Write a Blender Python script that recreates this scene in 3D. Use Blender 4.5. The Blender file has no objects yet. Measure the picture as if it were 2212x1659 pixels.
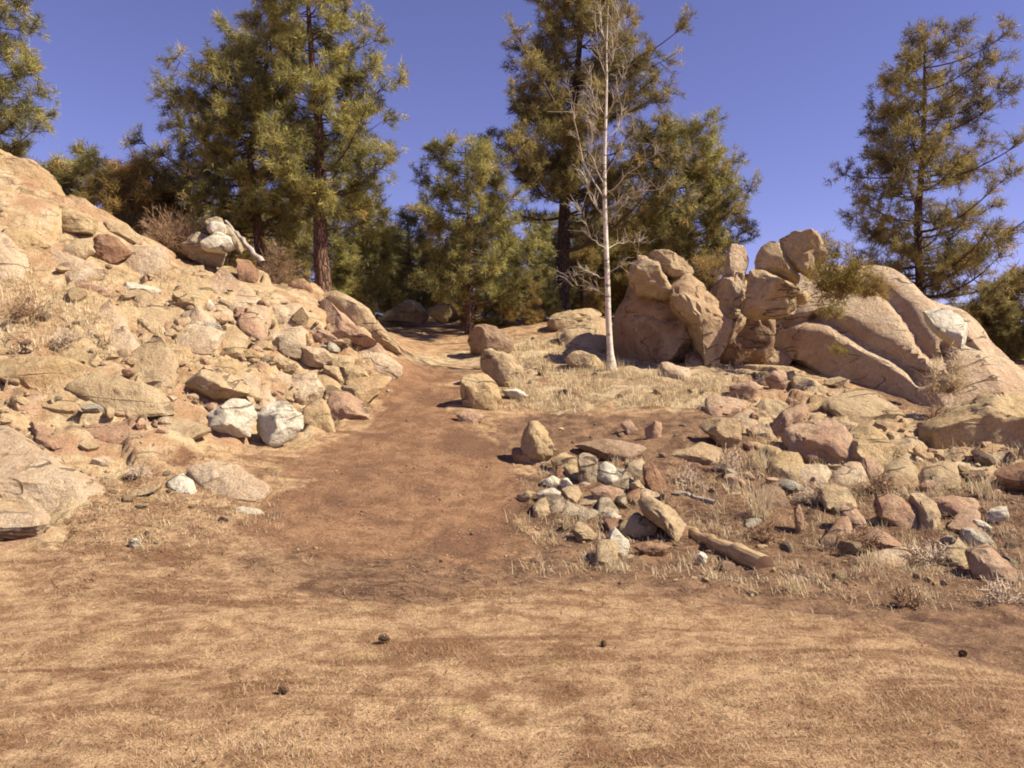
import bpy, math, random
import numpy as np
from mathutils import Vector

random.seed(7)
rng = np.random.default_rng(7)
S = bpy.context.scene
COL = S.collection

# ---------------------------------------------------------------- camera, sky, sun, exposure
EYE = 1.6            # eye height of the photographer
F = 1736.0           # focal length and picture size in the survey units used below
WPX, HPX, HOR = 2212.0, 1659.0, 830.0
cam_d = bpy.data.cameras.new('camera')
cam_d.sensor_width = 36.0
cam_d.lens = 36.0 * F / WPX
cam_d.clip_start = 0.05
cam_d.clip_end = 2000
cam = bpy.data.objects.new('camera', cam_d)
COL.objects.link(cam)
cam.location = (0, 0, EYE)
cam.rotation_euler = (math.radians(90), 0, 0)
S.camera = cam

SUN_EL, SUN_AZ = math.radians(46), math.radians(-14)     # azimuth from +x towards -y is negative
sun_dir = Vector((math.cos(SUN_EL) * math.cos(SUN_AZ), math.cos(SUN_EL) * math.sin(SUN_AZ), math.sin(SUN_EL)))
w = bpy.data.worlds.new('World'); S.world = w; w.use_nodes = True
nt = w.node_tree; nt.nodes.clear()
sky = nt.nodes.new('ShaderNodeTexSky'); sky.sky_type = 'NISHITA'; sky.sun_disc = False
sky.sun_elevation = SUN_EL
sky.sun_rotation = math.atan2(sun_dir.x, sun_dir.y)
sky.altitude = 2200; sky.air_density = 1.0; sky.dust_density = 0.0; sky.ozone_density = 2.0
tint = nt.nodes.new('ShaderNodeMix'); tint.data_type = 'RGBA'; tint.blend_type = 'MULTIPLY'
tint.inputs['Factor'].default_value = 1.0
tint.inputs[7].default_value = (1.11, 0.80, 1.09, 1)
bg = nt.nodes.new('ShaderNodeBackground'); bg.inputs['Strength'].default_value = 0.074
wo = nt.nodes.new('ShaderNodeOutputWorld')
nt.links.new(sky.outputs[0], tint.inputs[6]); nt.links.new(tint.outputs[2], bg.inputs['Color'])
nt.links.new(bg.outputs[0], wo.inputs['Surface'])
sl = bpy.data.lights.new('sun', 'SUN'); sl.energy = 5.0; sl.angle = math.radians(0.5); sl.color = (1.0, 0.905, 0.72)
so = bpy.data.objects.new('sun', sl); COL.objects.link(so)
so.rotation_euler = sun_dir.to_track_quat('Z', 'Y').to_euler(); so.location = (20, -10, 30)
S.view_settings.view_transform = 'Standard'; S.view_settings.look = 'None'
S.view_settings.exposure = 0.92; S.view_settings.gamma = 1.0; S.view_settings.use_curve_mapping = False
S.render.engine = 'CYCLES'
S.cycles.filter_width = 1.9
S.cycles.max_bounces = 5; S.cycles.diffuse_bounces = 2

# ---------------------------------------------------------------- numeric helpers
def hsh(i, j, k, s):
    n = (i * 374761393 + j * 668265263 + k * 2147483647 + s * 1274126177) & 0xFFFFFFFF
    n = ((n ^ (n >> 13)) * 1274126177) & 0xFFFFFFFF
    n = ((n ^ (n >> 16)) * 2246822519) & 0xFFFFFFFF
    return (n ^ (n >> 15)) & 0xFFFFFFFF
def h01(i, j, k, s): return hsh(i, j, k, s) / 4294967295.0
def vnoise(p, s=0):
    p = np.asarray(p, float)
    f = np.floor(p).astype(np.int64); t = p - f; t = t * t * (3 - 2 * t)
    out = 0
    for a in (0, 1):
        for b in (0, 1):
            for c in (0, 1):
                wgt = (t[:, 0] if a else 1 - t[:, 0]) * (t[:, 1] if b else 1 - t[:, 1]) * (t[:, 2] if c else 1 - t[:, 2])
                out = out + wgt * h01(f[:, 0] + a, f[:, 1] + b, f[:, 2] + c, s)
    return out * 2 - 1
def fbm(p, o=4, s=0):
    a, r, tot = 1.0, 0, 0
    for i in range(o):
        r = r + a * vnoise(p * 2 ** i, s + i * 17); tot += a; a *= .5
    return r / tot
def P2(x, y, sc): return np.stack([np.asarray(x) * sc, np.asarray(y) * sc, np.zeros_like(np.asarray(x, float))], 1)
def cells(x, y, size, s):
    """jittered cells: id value, tilt pair and crack closeness"""
    gx, gy = x / size, y / size
    ix, iy = np.floor(gx).astype(np.int64), np.floor(gy).astype(np.int64)
    f1 = np.full(len(x), 9.0); f2 = np.full(len(x), 9.0)
    idx = np.zeros((len(x), 2), np.int64); cx = np.zeros(len(x)); cy = np.zeros(len(x))
    for a in (-1, 0, 1):
        for b in (-1, 0, 1):
            ci, cj = ix + a, iy + b
            px = ci + h01(ci, cj, 1, s); py = cj + h01(ci, cj, 2, s)
            d = np.hypot(gx - px, gy - py)
            n = d < f1
            f2 = np.where(n, f1, np.minimum(f2, d)); f1 = np.where(n, d, f1)
            idx[n, 0] = ci[n]; idx[n, 1] = cj[n]; cx[n] = px[n]; cy[n] = py[n]
    v = h01(idx[:, 0], idx[:, 1], 3, s)
    tx = h01(idx[:, 0], idx[:, 1], 4, s) - .5; ty = h01(idx[:, 0], idx[:, 1], 5, s) - .5
    return v, tx * (gx - cx) + ty * (gy - cy), f2 - f1
def sstep(a, b, x):
    t = np.clip((x - a) / (b - a), 0, 1); return t * t * (3 - 2 * t)
def unp(X, Y, d):
    return np.array([(X - WPX / 2) / F * d, d, EYE - (Y - HOR) / F * d])

# ---------------------------------------------------------------- terrain: surveyed points (bearing, dip, distance)
SURV = [
 # path
 (930,1659,3.35),(300,1659,3.35),(1700,1659,3.35),(930,1400,4.87),(100,1400,4.87),(2000,1400,4.87),(930,1250,6.55),
 (930,1150,8.0),(930,1000,10.0),(930,900,12.2),(920,800,15.5),(930,772,17.0),(920,745,19.5),(920,705,24),
 # left hill
 (100,1200,6.7),(400,1150,7.6),(130,1130,7.4),(450,1050,8.7),(600,940,10.8),(480,950,10.2),(700,900,12.2),(100,950,8.9),(250,900,9.8),
 (100,800,10.6),(300,800,10.9),(450,800,11.7),(620,800,13.2),(780,830,14.0),(100,690,11.6),(300,690,12.4),(450,700,13.2),(620,700,14.5),(760,740,15.0),
 (100,560,12.8),(280,580,13.6),(420,620,14.4),(560,640,15.0),(850,752,16.2),(760,690,16.0),(650,625,16.0),(450,585,15.5),(300,510,14.8),(130,440,14.2),(0,400,13.8),(-150,330,13.5),
 (-300,700,11),(-300,1000,7.8),(-300,1200,6.4),
 # right bank
 (1200,1250,6.6),(1600,1250,6.7),(2100,1270,6.5),(1300,1160,8.1),(1250,1060,9.4),(1600,1170,7.9),(1700,1050,9.6),(2100,1130,8.1),(2200,1060,8.9),(1900,1010,10.0),
 (1200,970,11.0),(1450,980,10.6),(1150,900,12.8),(1400,900,12.4),(1600,900,12.2),(1400,830,14.2),(1320,800,15.5),(1550,800,15.3),(1750,880,12.8),(1950,930,11.9),(1960,895,12.9),(2200,980,10.4),
 (1080,830,14.4),(1080,760,17.5),(1200,700,21),(1100,700,23),(2600,1000,10),(2600,1200,7)]
CP = [unp(*s) for s in SURV]
for x, y, z in [(-4.6,18.5,3.45),(-7,18,4.1),(-9.5,17.5,4.7),(-13,17,5.6),(-5,23,3.5),(-10,24,4.4),(-14,11,6.0),(-12,6,3.4),(-10,3,1.6),(-20,14,8),(-16,26,6),
                (-2,28,3.9),(2,28,3.9),(6,26,3.9),(-2,34,4.3),(4,36,4.4),(-12,36,5),
                (3.6,17,2.1),(5,18,2.1),(5.6,15.4,1.6),(7,17.5,1.9),(7.2,14.4,1.15),(8.5,15.5,1.2),(9,12.8,.85),(10.5,14.5,1.0),(8,20,2.4),(11,21,2.2),(15,20,2.0),(12,28,3.0),(20,30,3.2),(13,10,1.0),(14,5,.4),(22,8,1.5),
                (0,0,0),(-5,0,0),(5,0,0),(0,-10,0),(-14,-8,1),(14,-8,0),(0,-30,-.5),(-40,0,5),(40,0,1),(-45,40,8),(45,40,5),(0,60,4.2),(-40,80,6),(40,80,4),(0,110,3)]:
    CP.append(np.array([x, y, z]))
CP = np.array(CP)
KC = 0.8
def kern(dx, dy): return np.sqrt(dx * dx + dy * dy + KC * KC)
n = len(CP)
A = np.zeros((n + 3, n + 3))
A[:n, :n] = kern(CP[:, None, 0] - CP[None, :, 0], CP[:, None, 1] - CP[None, :, 1]) + np.eye(n) * -0.02
A[:n, n] = 1; A[:n, n + 1] = CP[:, 0]; A[:n, n + 2] = CP[:, 1]
A[n:, :n] = A[:n, n:].T
TW = np.linalg.solve(A, np.concatenate([CP[:, 2], [0, 0, 0]]))
def H0(x, y):
    x = np.atleast_1d(np.asarray(x, float)).ravel(); y = np.atleast_1d(np.asarray(y, float)).ravel()
    r = np.empty(len(x))
    xc = np.clip(x, -60, 60); yc = np.clip(y, -40, 120)
    for i in range(0, len(x), 20000):
        s = slice(i, i + 20000)
        r[s] = kern(xc[s, None] - CP[None, :, 0], yc[s, None] - CP[None, :, 1]) @ TW[:n] + TW[n] + TW[n + 1] * xc[s] + TW[n + 2] * yc[s]
    return r
_D = np.concatenate([np.arange(2.6, 30, .02), np.arange(30, 90, .2)])
def hit(X, Y):
    """distance at which the line of bearing X and dip Y meets the ground"""
    z = EYE - (Y - HOR) / F * _D
    g = H0((X - WPX / 2) / F * _D, _D)
    k = np.nonzero(g >= z)[0]
    return float(_D[k[0]]) if len(k) else 30.0
def hitp(X, Y):
    d = hit(X, Y); return unp(X, Y, d)

def inpoly(x, y, poly):
    c = np.zeros(len(x), bool); m = len(poly)
    for i in range(m):
        x1, y1 = poly[i]; x2, y2 = poly[(i + 1) % m]
        t = ((y1 > y) != (y2 > y)) & (x < (x2 - x1) * (y - y1) / (y2 - y1 + 1e-12) + x1)
        c ^= t
    return c
def wpoly(pts): return [tuple(hitp(X, Y)[:2]) for X, Y in pts]
PATH = wpoly([(965,785),(975,800),(975,850),(968,890),(1065,940),(1100,1000),(1125,1050),(1105,1080),(1110,1130),(1160,1180),(1000,1215),(760,1215),(580,1190),(570,1140),(600,1080),(640,1020),(735,955),(812,905),(818,850),(832,800),(862,782)])
HILL = wpoly([(-300,1210),(90,1185),(210,1118),(300,1010),(450,965),(650,965),(790,905),(800,850),(820,800),(867,765)]) + [(-3.4,18),(-6,20),(-14,22),(-26,18),(-26,2),(-12,3)]
BANK = wpoly([(1090,930),(1105,1000),(1120,1100),(1190,1215),(1400,1265),(1720,1330),(1950,1385),(2212,1440),(2700,1470),(2700,900),(2000,860),(1560,800),(1560,890),(1150,890)])
ROCKY = wpoly([(1575,830),(1640,800),(1800,830),(1990,900),(2230,1000),(2230,1040),(1960,1030),(1900,1050),(1700,1025),(1600,900)])
MOUTH = wpoly([(470,1190),(700,1150),(1120,1150),(1280,1200),(1330,1260),(950,1300),(520,1270)])
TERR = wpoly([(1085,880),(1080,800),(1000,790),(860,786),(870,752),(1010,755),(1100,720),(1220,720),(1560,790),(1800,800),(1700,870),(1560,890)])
def soft(x, y, poly, amt, s, step=.25):
    """softened membership with a ragged edge"""
    o = 0
    wx = fbm(P2(x, y, 1.3), 3, s) * amt; wy = fbm(P2(x, y, 1.3), 3, s + 5) * amt
    for a, b in ((0, 0), (step, 0), (-step, 0), (0, step), (0, -step)):
        o = o + inpoly(x + wx + a, y + wy + b, poly)
    return o / 5.0
def zones(x, y): 
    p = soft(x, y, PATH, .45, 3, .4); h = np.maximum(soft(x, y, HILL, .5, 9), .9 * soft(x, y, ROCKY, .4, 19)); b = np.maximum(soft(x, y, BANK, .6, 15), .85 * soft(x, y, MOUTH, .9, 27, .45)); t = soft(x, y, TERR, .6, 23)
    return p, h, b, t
def disp(x, y, z4):
    p, h, b, t = z4
    base = fbm(P2(x, y, .5), 4, 31) * .05
    wx, wy = fbm(P2(x, y, .9), 3, 8) * .5, fbm(P2(x, y, .9), 3, 5) * .4
    v, tl, ck = cells(x + wx + .35 * y, y * 1.5 + wy, 1.15, 4)
    v2, tl2, ck2 = cells(x + wx * .5, y * 1.2 + wy * .5, .38, 6)
    rub = sstep(-.05, .25, fbm(P2(x, y, .55), 3, 12) + .35 * sstep(-5.5, -3, x) - .18)
    hill = (v - .5) * .20 + tl * .30 - (1 - sstep(0, .07, ck)) * .12 + rub * ((v2 - .5) * .16 + tl2 * .20 - (1 - sstep(0, .12, ck2)) * .07) + fbm(P2(x, y, 6), 3, 2) * .022 + fbm(P2(x, y, 1.1), 3, 77) * .10
    rough = fbm(P2(x, y, 2.2), 4, 41) * .07 + fbm(P2(x, y, 9), 3, 43) * .025
    near = fbm(P2(x, y, 3.0), 4, 51) * .018
    path = fbm(P2(x, y, 2.0), 4, 61) * .025 - .03
    return base + near + h * hill + np.maximum(b, t) * (1 - h) * rough + p * (1 - h) * path
def H(x, y):
    x = np.atleast_1d(np.asarray(x, float)).ravel(); y = np.atleast_1d(np.asarray(y, float)).ravel()
    z4 = zones(x, y)
    return H0(x, y) + disp(x, y, z4), z4

# ---------------------------------------------------------------- mesh and material helpers
def mesh_np(name, v, f, tint=None, smooth=False):
    """f: list of equal-width index arrays"""
    me = bpy.data.meshes.new(name)
    fs = f if isinstance(f, list) else [f]
    fs = [q for q in fs if len(q)]
    me.vertices.add(len(v)); me.vertices.foreach_set('co', np.ascontiguousarray(v, np.float32).ravel())
    loops = np.concatenate([q.ravel() for q in fs]).astype(np.int32)
    tot = np.concatenate([np.full(len(q), q.shape[1]) for q in fs]).astype(np.int32)
    st = np.concatenate([[0], np.cumsum(tot)[:-1]]).astype(np.int32)
    me.loops.add(len(loops)); me.loops.foreach_set('vertex_index', loops)
    me.polygons.add(len(tot)); me.polygons.foreach_set('loop_start', st)
    if tint is not None:
        a = me.attributes.new('tint', 'FLOAT', 'FACE'); a.data.foreach_set('value', np.ascontiguousarray(tint, np.float32))
    me.update(calc_edges=True)
    me.polygons.foreach_set('use_smooth', np.full(len(tot), smooth))
    me.validate()
    return me
def link(name, me, mat=None, parent=None, loc=None):
    o = bpy.data.objects.new(name, me); COL.objects.link(o)
    if mat and me is not None and not me.materials: me.materials.append(mat)
    if parent: o.parent = parent
    if loc is not None: o.location = loc
    return o
def tag(o, label=None, cat=None, group=None, kind=None):
    if label: o['label'] = label
    if cat: o['category'] = cat
    if group: o['group'] = group
    if kind: o['kind'] = kind
    return o
def empty(name, loc): 
    o = bpy.data.objects.new(name, None); COL.objects.link(o); o.location = loc; o.empty_display_size = .2; return o

class N:
    """small node-graph builder"""
    def __init__(s, name):
        s.m = bpy.data.materials.new(name); s.m.use_nodes = True; s.t = s.m.node_tree
        s.b = s.t.nodes['Principled BSDF']; s.b.inputs['Roughness'].default_value = .9
        s.b.inputs['Specular IOR Level'].default_value = .15
    def n(s, t, **k):
        q = s.t.nodes.new(t)
        for a, v in k.items():
            if hasattr(q, a): setattr(q, a, v)
            else: q.inputs[a.replace('_', ' ')].default_value = v
        return q
    def l(s, a, b): s.t.links.new(a, b)
    def coord(s, rand=True):
        tc = s.n('ShaderNodeTexCoord')
        if not rand: return tc.outputs['Object']
        oi = s.n('ShaderNodeObjectInfo'); va = s.n('ShaderNodeVectorMath', operation='SCALE')
        cx = s.n('ShaderNodeCombineXYZ'); s.l(oi.outputs['Random'], cx.inputs[0]); s.l(oi.outputs['Random'], cx.inputs[1])
        s.l(cx.outputs[0], va.inputs[0]); va.inputs['Scale'].default_value = 57.0
        ad = s.n('ShaderNodeVectorMath', operation='ADD'); s.l(tc.outputs['Object'], ad.inputs[0]); s.l(va.outputs[0], ad.inputs[1])
        return ad.outputs[0]
    def noise(s, co, scale, detail=4, rough=.6, dist=0):
        q = s.n('ShaderNodeTexNoise'); q.inputs['Scale'].default_value = scale; q.inputs['Detail'].default_value = detail
        q.inputs['Roughness'].default_value = rough; q.inputs['Distortion'].default_value = dist
        s.l(co, q.inputs['Vector']); return q.outputs['Fac']
    def voro(s, co, scale, feat='F1', out='Distance'):
        q = s.n('ShaderNodeTexVoronoi', feature=feat); q.inputs['Scale'].default_value = scale; s.l(co, q.inputs['Vector']); return q.outputs[out]
    def ramp(s, fac, stops):
        q = s.n('ShaderNodeValToRGB'); e = q.color_ramp.elements
        while len(e) < len(stops): e.new(.5)
        for i, (p, c) in enumerate(stops):
            e[i].position = p; e[i].color = (*c, 1) if len(c) == 3 else c
        s.l(fac, q.inputs[0]); return q.outputs[0]
    def step(s, fac, a, b):
        q = s.n('ShaderNodeMapRange', interpolation_type='SMOOTHSTEP'); q.inputs['From Min'].default_value = a; q.inputs['From Max'].default_value = b
        s.l(fac, q.inputs[0]); return q.outputs[0]
    def mix(s, fac, a, b, mode='MIX'):
        q = s.n('ShaderNodeMix', data_type='RGBA', blend_type=mode)
        if isinstance(fac, (int, float)): q.inputs[0].default_value = fac
        else: s.l(fac, q.inputs[0])
        for i, v in ((6, a), (7, b)):
            if isinstance(v, tuple): q.inputs[i].default_value = (*v, 1)
            else: s.l(v, q.inputs[i])
        return q.outputs[2]
    def math(s, op, a, b=None):
        q = s.n('ShaderNodeMath', operation=op)
        for i, v in enumerate((a, b)):
            if v is None: continue
            if isinstance(v, (int, float)): q.inputs[i].default_value = v
            else: s.l(v, q.inputs[i])
        return q.outputs[0]
    def bump(s, h, strength, dist, prev=None):
        q = s.n('ShaderNodeBump'); q.inputs['Strength'].default_value = strength; q.inputs['Distance'].default_value = dist
        s.l(h, q.inputs['Height'])
        if prev is not None: s.l(prev, q.inputs['Normal'])
        return q.outputs[0]
    def out(s, col, nrm=None):
        s.l(col, s.b.inputs['Base Color'])
        if nrm is not None: s.l(nrm, s.b.inputs['Normal'])
        return s.m

def rock_mat(name, cA, cB, pale, lich=.5, dark=.5):
    g = N(name); co = g.coord()
    big = g.noise(co, 1.3, 5, .62, .4); mid = g.noise(co, 5.5, 6, .65); fine = g.noise(co, 38, 4, .7); huge = g.noise(co, .6, 3, .5)
    c = g.mix(g.step(big, .36, .64), cA, cB)
    c = g.mix(g.math('MULTIPLY', g.step(mid, .48, .68), lich), c, pale)
    stain = g.noise(co, 2.6, 6, .7, 1.2)
    c = g.mix(g.math('MULTIPLY', g.step(stain, .52, .68), dark * .75), c, (.17, .105, .07))
    c = g.mix(g.math('MULTIPLY', g.step(huge, .5, .7), .35), c, (.36, .20, .115))
    sp = g.voro(co, 26); 
    c = g.mix(g.math('MULTIPLY', g.step(g.noise(co, 17, 3, .6), .62, .70), .55 * dark), c, (.12, .085, .06))
    c = g.mix(.6, c, g.ramp(fine, [(.28, (.38, .35, .33)), (.5, (.98, .96, .94)), (.75, (1.25, 1.22, 1.15))]), 'MULTIPLY')
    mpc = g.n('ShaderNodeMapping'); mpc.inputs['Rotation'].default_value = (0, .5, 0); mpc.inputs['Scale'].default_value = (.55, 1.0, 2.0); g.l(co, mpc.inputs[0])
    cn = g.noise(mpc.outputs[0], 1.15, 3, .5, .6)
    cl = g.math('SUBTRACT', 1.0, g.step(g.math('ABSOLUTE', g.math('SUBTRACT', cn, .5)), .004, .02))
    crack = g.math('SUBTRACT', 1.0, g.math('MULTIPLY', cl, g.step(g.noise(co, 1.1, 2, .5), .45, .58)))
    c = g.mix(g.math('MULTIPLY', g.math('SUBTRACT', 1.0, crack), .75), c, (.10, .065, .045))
    h = g.math('ADD', g.math('MULTIPLY', g.noise(co, 7, 8, .68), 1.0), g.math('MULTIPLY', crack, .35))
    nb = g.bump(h, 1.0, .11)
    nb = g.bump(g.noise(co, 45, 5, .7), .5, .012, nb)
    return g.out(c, nb)
M = {}
M['buff'] = rock_mat('buff_rock', (.41, .295, .17), (.50, .375, .225), (.55, .45, .30))
M['pink'] = rock_mat('pink_rock', (.40, .245, .16), (.48, .325, .215), (.54, .42, .29), .45)
M['white'] = rock_mat('pale_rock', (.58, .51, .385), (.66, .60, .475), (.70, .65, .54), .6, .2)
M['peach'] = rock_mat('peach_rock', (.48, .34, .22), (.56, .43, .29), (.61, .52, .38), .7, .32)
M['brown'] = rock_mat('brown_shaded_rock', (.27, .175, .11), (.40, .28, .185), (.45, .35, .24), .4, .9)  # shade of the outcrop face put into the colour; other stones share it
M['gold'] = rock_mat('ochre_rock', (.45, .315, .165), (.51, .38, .215), (.56, .46, .29), .5, .4)
M['rust'] = rock_mat('rusty_rock', (.24, .125, .075), (.36, .215, .13), (.42, .30, .20), .5, 1.0)
M['grey'] = rock_mat('grey_rock', (.36, .28, .185), (.43, .345, .235), (.50, .43, .31), .6, .7)

def ground_mat():
    g = N('earth'); co = g.coord(False)
    va = g.n('ShaderNodeVertexColor'); va.layer_name = 'zone'
    sp = g.n('ShaderNodeSeparateColor'); g.l(va.outputs['Color'], sp.inputs[0])
    n1 = g.noise(co, .9, 6, .65, .6); n2 = g.noise(co, 4.2, 6, .7, .3); n3 = g.noise(co, 22, 5, .7); n4 = g.noise(co, 90, 3, .7)
    # mown straw
    straw = g.mix(g.step(n2, .36, .62), (.26, .148, .08), (.53, .355, .205))
    mp = g.n('ShaderNodeMapping'); mp.inputs['Scale'].default_value = (.55, 1.9, 1); mp.inputs['Rotation'].default_value = (0, 0, .12); g.l(co, mp.inputs[0])
    patch = g.noise(mp.outputs[0], 1.05, 7, .68, .7)
    straw = g.mix(g.math('MULTIPLY', g.step(patch, .49, .62), .85), straw, (.19, .095, .05))
    straw = g.mix(g.math('MULTIPLY', g.step(g.noise(co, 1.7, 5, .6), .58, .72), .6), straw, (.50, .36, .18))
    # path dirt
    dirt = g.mix(g.step(n2, .38, .62), (.225, .120, .066), (.34, .195, .11)); dirt = g.mix(g.math('MULTIPLY', g.step(n1, .46, .60), .8), dirt, (.17, .092, .056))
    dirt = g.mix(g.math('MULTIPLY', g.step(n3, .60, .70), .6), dirt, (.47, .33, .21))
    # hillside grit
    grit = g.mix(g.step(n2, .35, .6), (.42, .275, .15), (.55, .42, .25))
    grit = g.mix(g.math('MULTIPLY', g.step(n1, .46, .60), .75), grit, (.37, .21, .12))
    grit = g.mix(g.math('MULTIPLY', g.step(n3, .58, .68), .6), grit, (.58, .46, .29))
    grit = g.mix(g.math('MULTIPLY', g.step(g.noise(co, 7, 6, .72, .8), .57, .68), .6), grit, (.20, .12, .07))
    grit = g.mix(g.math('MULTIPLY', g.step(g.noise(co, 1.9, 5, .6), .55, .66), .5), grit, (.60, .51, .36))
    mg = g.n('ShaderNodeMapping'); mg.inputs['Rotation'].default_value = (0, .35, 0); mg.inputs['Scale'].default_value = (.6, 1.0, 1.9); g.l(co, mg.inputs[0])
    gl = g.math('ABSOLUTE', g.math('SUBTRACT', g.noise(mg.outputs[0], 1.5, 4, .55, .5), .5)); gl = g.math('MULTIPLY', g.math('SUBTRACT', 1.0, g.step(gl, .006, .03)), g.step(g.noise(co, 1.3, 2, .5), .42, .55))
    grit = g.mix(g.math('MULTIPLY', gl, .7), grit, (.16, .10, .065))  # dark lines put crack shade into the colour, as the sun lights the cracks
    grit = g.mix(g.math('MULTIPLY', g.step(g.noise(co, 2.8, 5, .65, .5), .54, .64), .45), grit, (.50, .30, .19))
    # duff of the bank
    duff = g.mix(g.step(n2, .36, .64), (.13, .070, .044), (.30, .18, .105))
    duff = g.mix(g.math('MULTIPLY', g.step(n3, .56, .68), .55), duff, (.48, .35, .21))
    jit = g.math('MULTIPLY', g.math('SUBTRACT', n3, .5), .7)
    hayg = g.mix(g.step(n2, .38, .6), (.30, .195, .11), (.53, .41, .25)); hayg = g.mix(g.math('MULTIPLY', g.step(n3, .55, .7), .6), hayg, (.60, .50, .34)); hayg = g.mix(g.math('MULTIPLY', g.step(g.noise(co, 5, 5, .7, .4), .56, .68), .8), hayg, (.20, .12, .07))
    def msk(o): return g.step(g.math('ADD', o, jit), .3, .7)
    c = g.mix(msk(sp.outputs['Blue']), straw, duff)
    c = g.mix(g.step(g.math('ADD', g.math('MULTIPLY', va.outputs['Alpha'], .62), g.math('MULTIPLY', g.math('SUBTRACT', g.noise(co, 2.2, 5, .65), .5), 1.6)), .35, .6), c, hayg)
    c = g.mix(msk(sp.outputs['Red']), c, dirt)
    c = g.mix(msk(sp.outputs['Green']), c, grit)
    c = g.mix(.75, c, g.ramp(n4, [(.3, (.35, .32, .30)), (.5, (1, 1, 1)), (.70, (1.4, 1.36, 1.28))]), 'MULTIPLY')
    c = g.mix(.6, c, g.ramp(g.noise(co, 34, 4, .7), [(.3, (.5, .47, .45)), (.48, (1, 1, 1)), (.7, (1.25, 1.22, 1.18))]), 'MULTIPLY')
    nb = g.bump(g.noise(co, 6, 6, .7), .7, .09); nb = g.bump(n3, .7, .05, nb); nb = g.bump(n4, .7, .02, nb)
    return g.out(c, nb)
M['earth'] = ground_mat()

def tint_mat(name, stops, transl=0.0, rough=.8):
    g = N(name); at = g.n('ShaderNodeAttribute'); at.attribute_name = 'tint'
    c = g.ramp(at.outputs['Fac'], stops)
    g.b.inputs['Roughness'].default_value = rough
    if transl:
        tr = g.n('ShaderNodeBsdfTranslucent'); g.l(c, tr.inputs['Color'])
        ms = g.n('ShaderNodeMixShader'); ms.inputs[0].default_value = transl
        o = g.t.nodes['Material Output']; g.l(g.b.outputs[0], ms.inputs[1]); g.l(tr.outputs[0], ms.inputs[2]); g.l(ms.outputs[0], o.inputs['Surface'])
    return g.out(c)
M['straw'] = tint_mat('dry_straw', [(0, (.17, .09, .048)), (.35, (.35, .21, .105)), (.75, (.50, .335, .19)), (1, (.58, .43, .27))], .15)
M['hay'] = tint_mat('dry_grass', [(0, (.40, .27, .15)), (.4, (.58, .45, .27)), (1, (.72, .62, .43))], .3)
M['needle'] = tint_mat('pine_needle', [(0, (.11, .095, .038)), (.4, (.275, .25, .085)), (.85, (.50, .45, .15)), (1, (.50, .34, .13))], .32, .55)
M['needle_dark'] = tint_mat('dark_pine_needle', [(0, (.10, .082, .04)), (.5, (.29, .235, .085)), (.85, (.47, .385, .13)), (1, (.48, .31, .12))], .3, .55)
M['juniper'] = tint_mat('juniper_leaf', [(0, (.14, .10, .04)), (.5, (.36, .26, .09)), (1, (.54, .36, .14))], .4)
M['shoot'] = tint_mat('yellow_green_leaf', [(0, (.12, .09, .028)), (.5, (.27, .21, .055)), (1, (.42, .31, .09))], .35)
M['limbwood'] = tint_mat('pine_limb', [(0, (.07, .05, .04)), (1, (.15, .10, .075))])
M['twig'] = tint_mat('dry_twig', [(0, (.16, .09, .055)), (.5, (.26, .155, .09)), (1, (.38, .26, .165))])
M['twigdark'] = tint_mat('dark_litter', [(0, (.06, .035, .025)), (1, (.22, .125, .07))])
M['paletwig'] = tint_mat('pale_twig', [(0, (.36, .26, .18)), (.5, (.52, .40, .29)), (1, (.64, .52, .40))])
def bark_mat(name, a, b, dark):
    g = N(name); tc = g.n('ShaderNodeTexCoord'); mp = g.n('ShaderNodeMapping'); mp.inputs['Scale'].default_value = (1, 1, .28); g.l(tc.outputs['Object'], mp.inputs[0]); co = mp.outputs[0]
    v = g.voro(co, 16, 'DISTANCE_TO_EDGE'); nn = g.noise(co, 7, 5, .65)
    c = g.mix(g.step(nn, .36, .64), a, b); c = g.mix(g.step(v, .0, .09), dark, c)
    return g.out(c, g.bump(g.math('ADD', g.step(v, 0, .2), nn), .9, .04))
M['bark'] = bark_mat('pine_bark', (.15, .085, .058), (.235, .13, .083), (.045, .028, .022))
M['bark_dark'] = bark_mat('dark_pine_bark', (.085, .055, .045), (.13, .083, .062), (.03, .02, .018))
def aspen_mat():
    g = N('aspen_bark'); tc = g.n('ShaderNodeTexCoord'); mp = g.n('ShaderNodeMapping'); mp.inputs['Scale'].default_value = (3, 3, 9); g.l(tc.outputs['Object'], mp.inputs[0])
    n1 = g.noise(mp.outputs[0], 1.2, 5, .7); n2 = g.noise(tc.outputs['Object'], 1.4, 4, .6)
    c = g.mix(g.step(n2, .4, .62), (.52, .44, .35), (.68, .61, .51))
    c = g.mix(g.math('MULTIPLY', g.step(n1, .54, .62), .85), c, (.14, .095, .07))
    return g.out(c, g.bump(n1, .4, .02))
M['aspen'] = aspen_mat()
def wood_mat():
    g = N('weathered_wood'); tc = g.n('ShaderNodeTexCoord'); mp = g.n('ShaderNodeMapping'); mp.inputs['Scale'].default_value = (14, 14, 1.2); g.l(tc.outputs['Object'], mp.inputs[0])
    n1 = g.noise(mp.outputs[0], 1.5, 5, .65); n2 = g.noise(tc.outputs['Object'], 3, 4, .6)
    c = g.mix(g.step(n1, .35, .65), (.26, .17, .095), (.47, .34, .19)); c = g.mix(g.math('MULTIPLY', g.step(n2, .55, .68), .6), c, (.20, .12, .075))
    return g.out(c, g.bump(n1, .8, .02))
M['wood'] = wood_mat()
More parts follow.
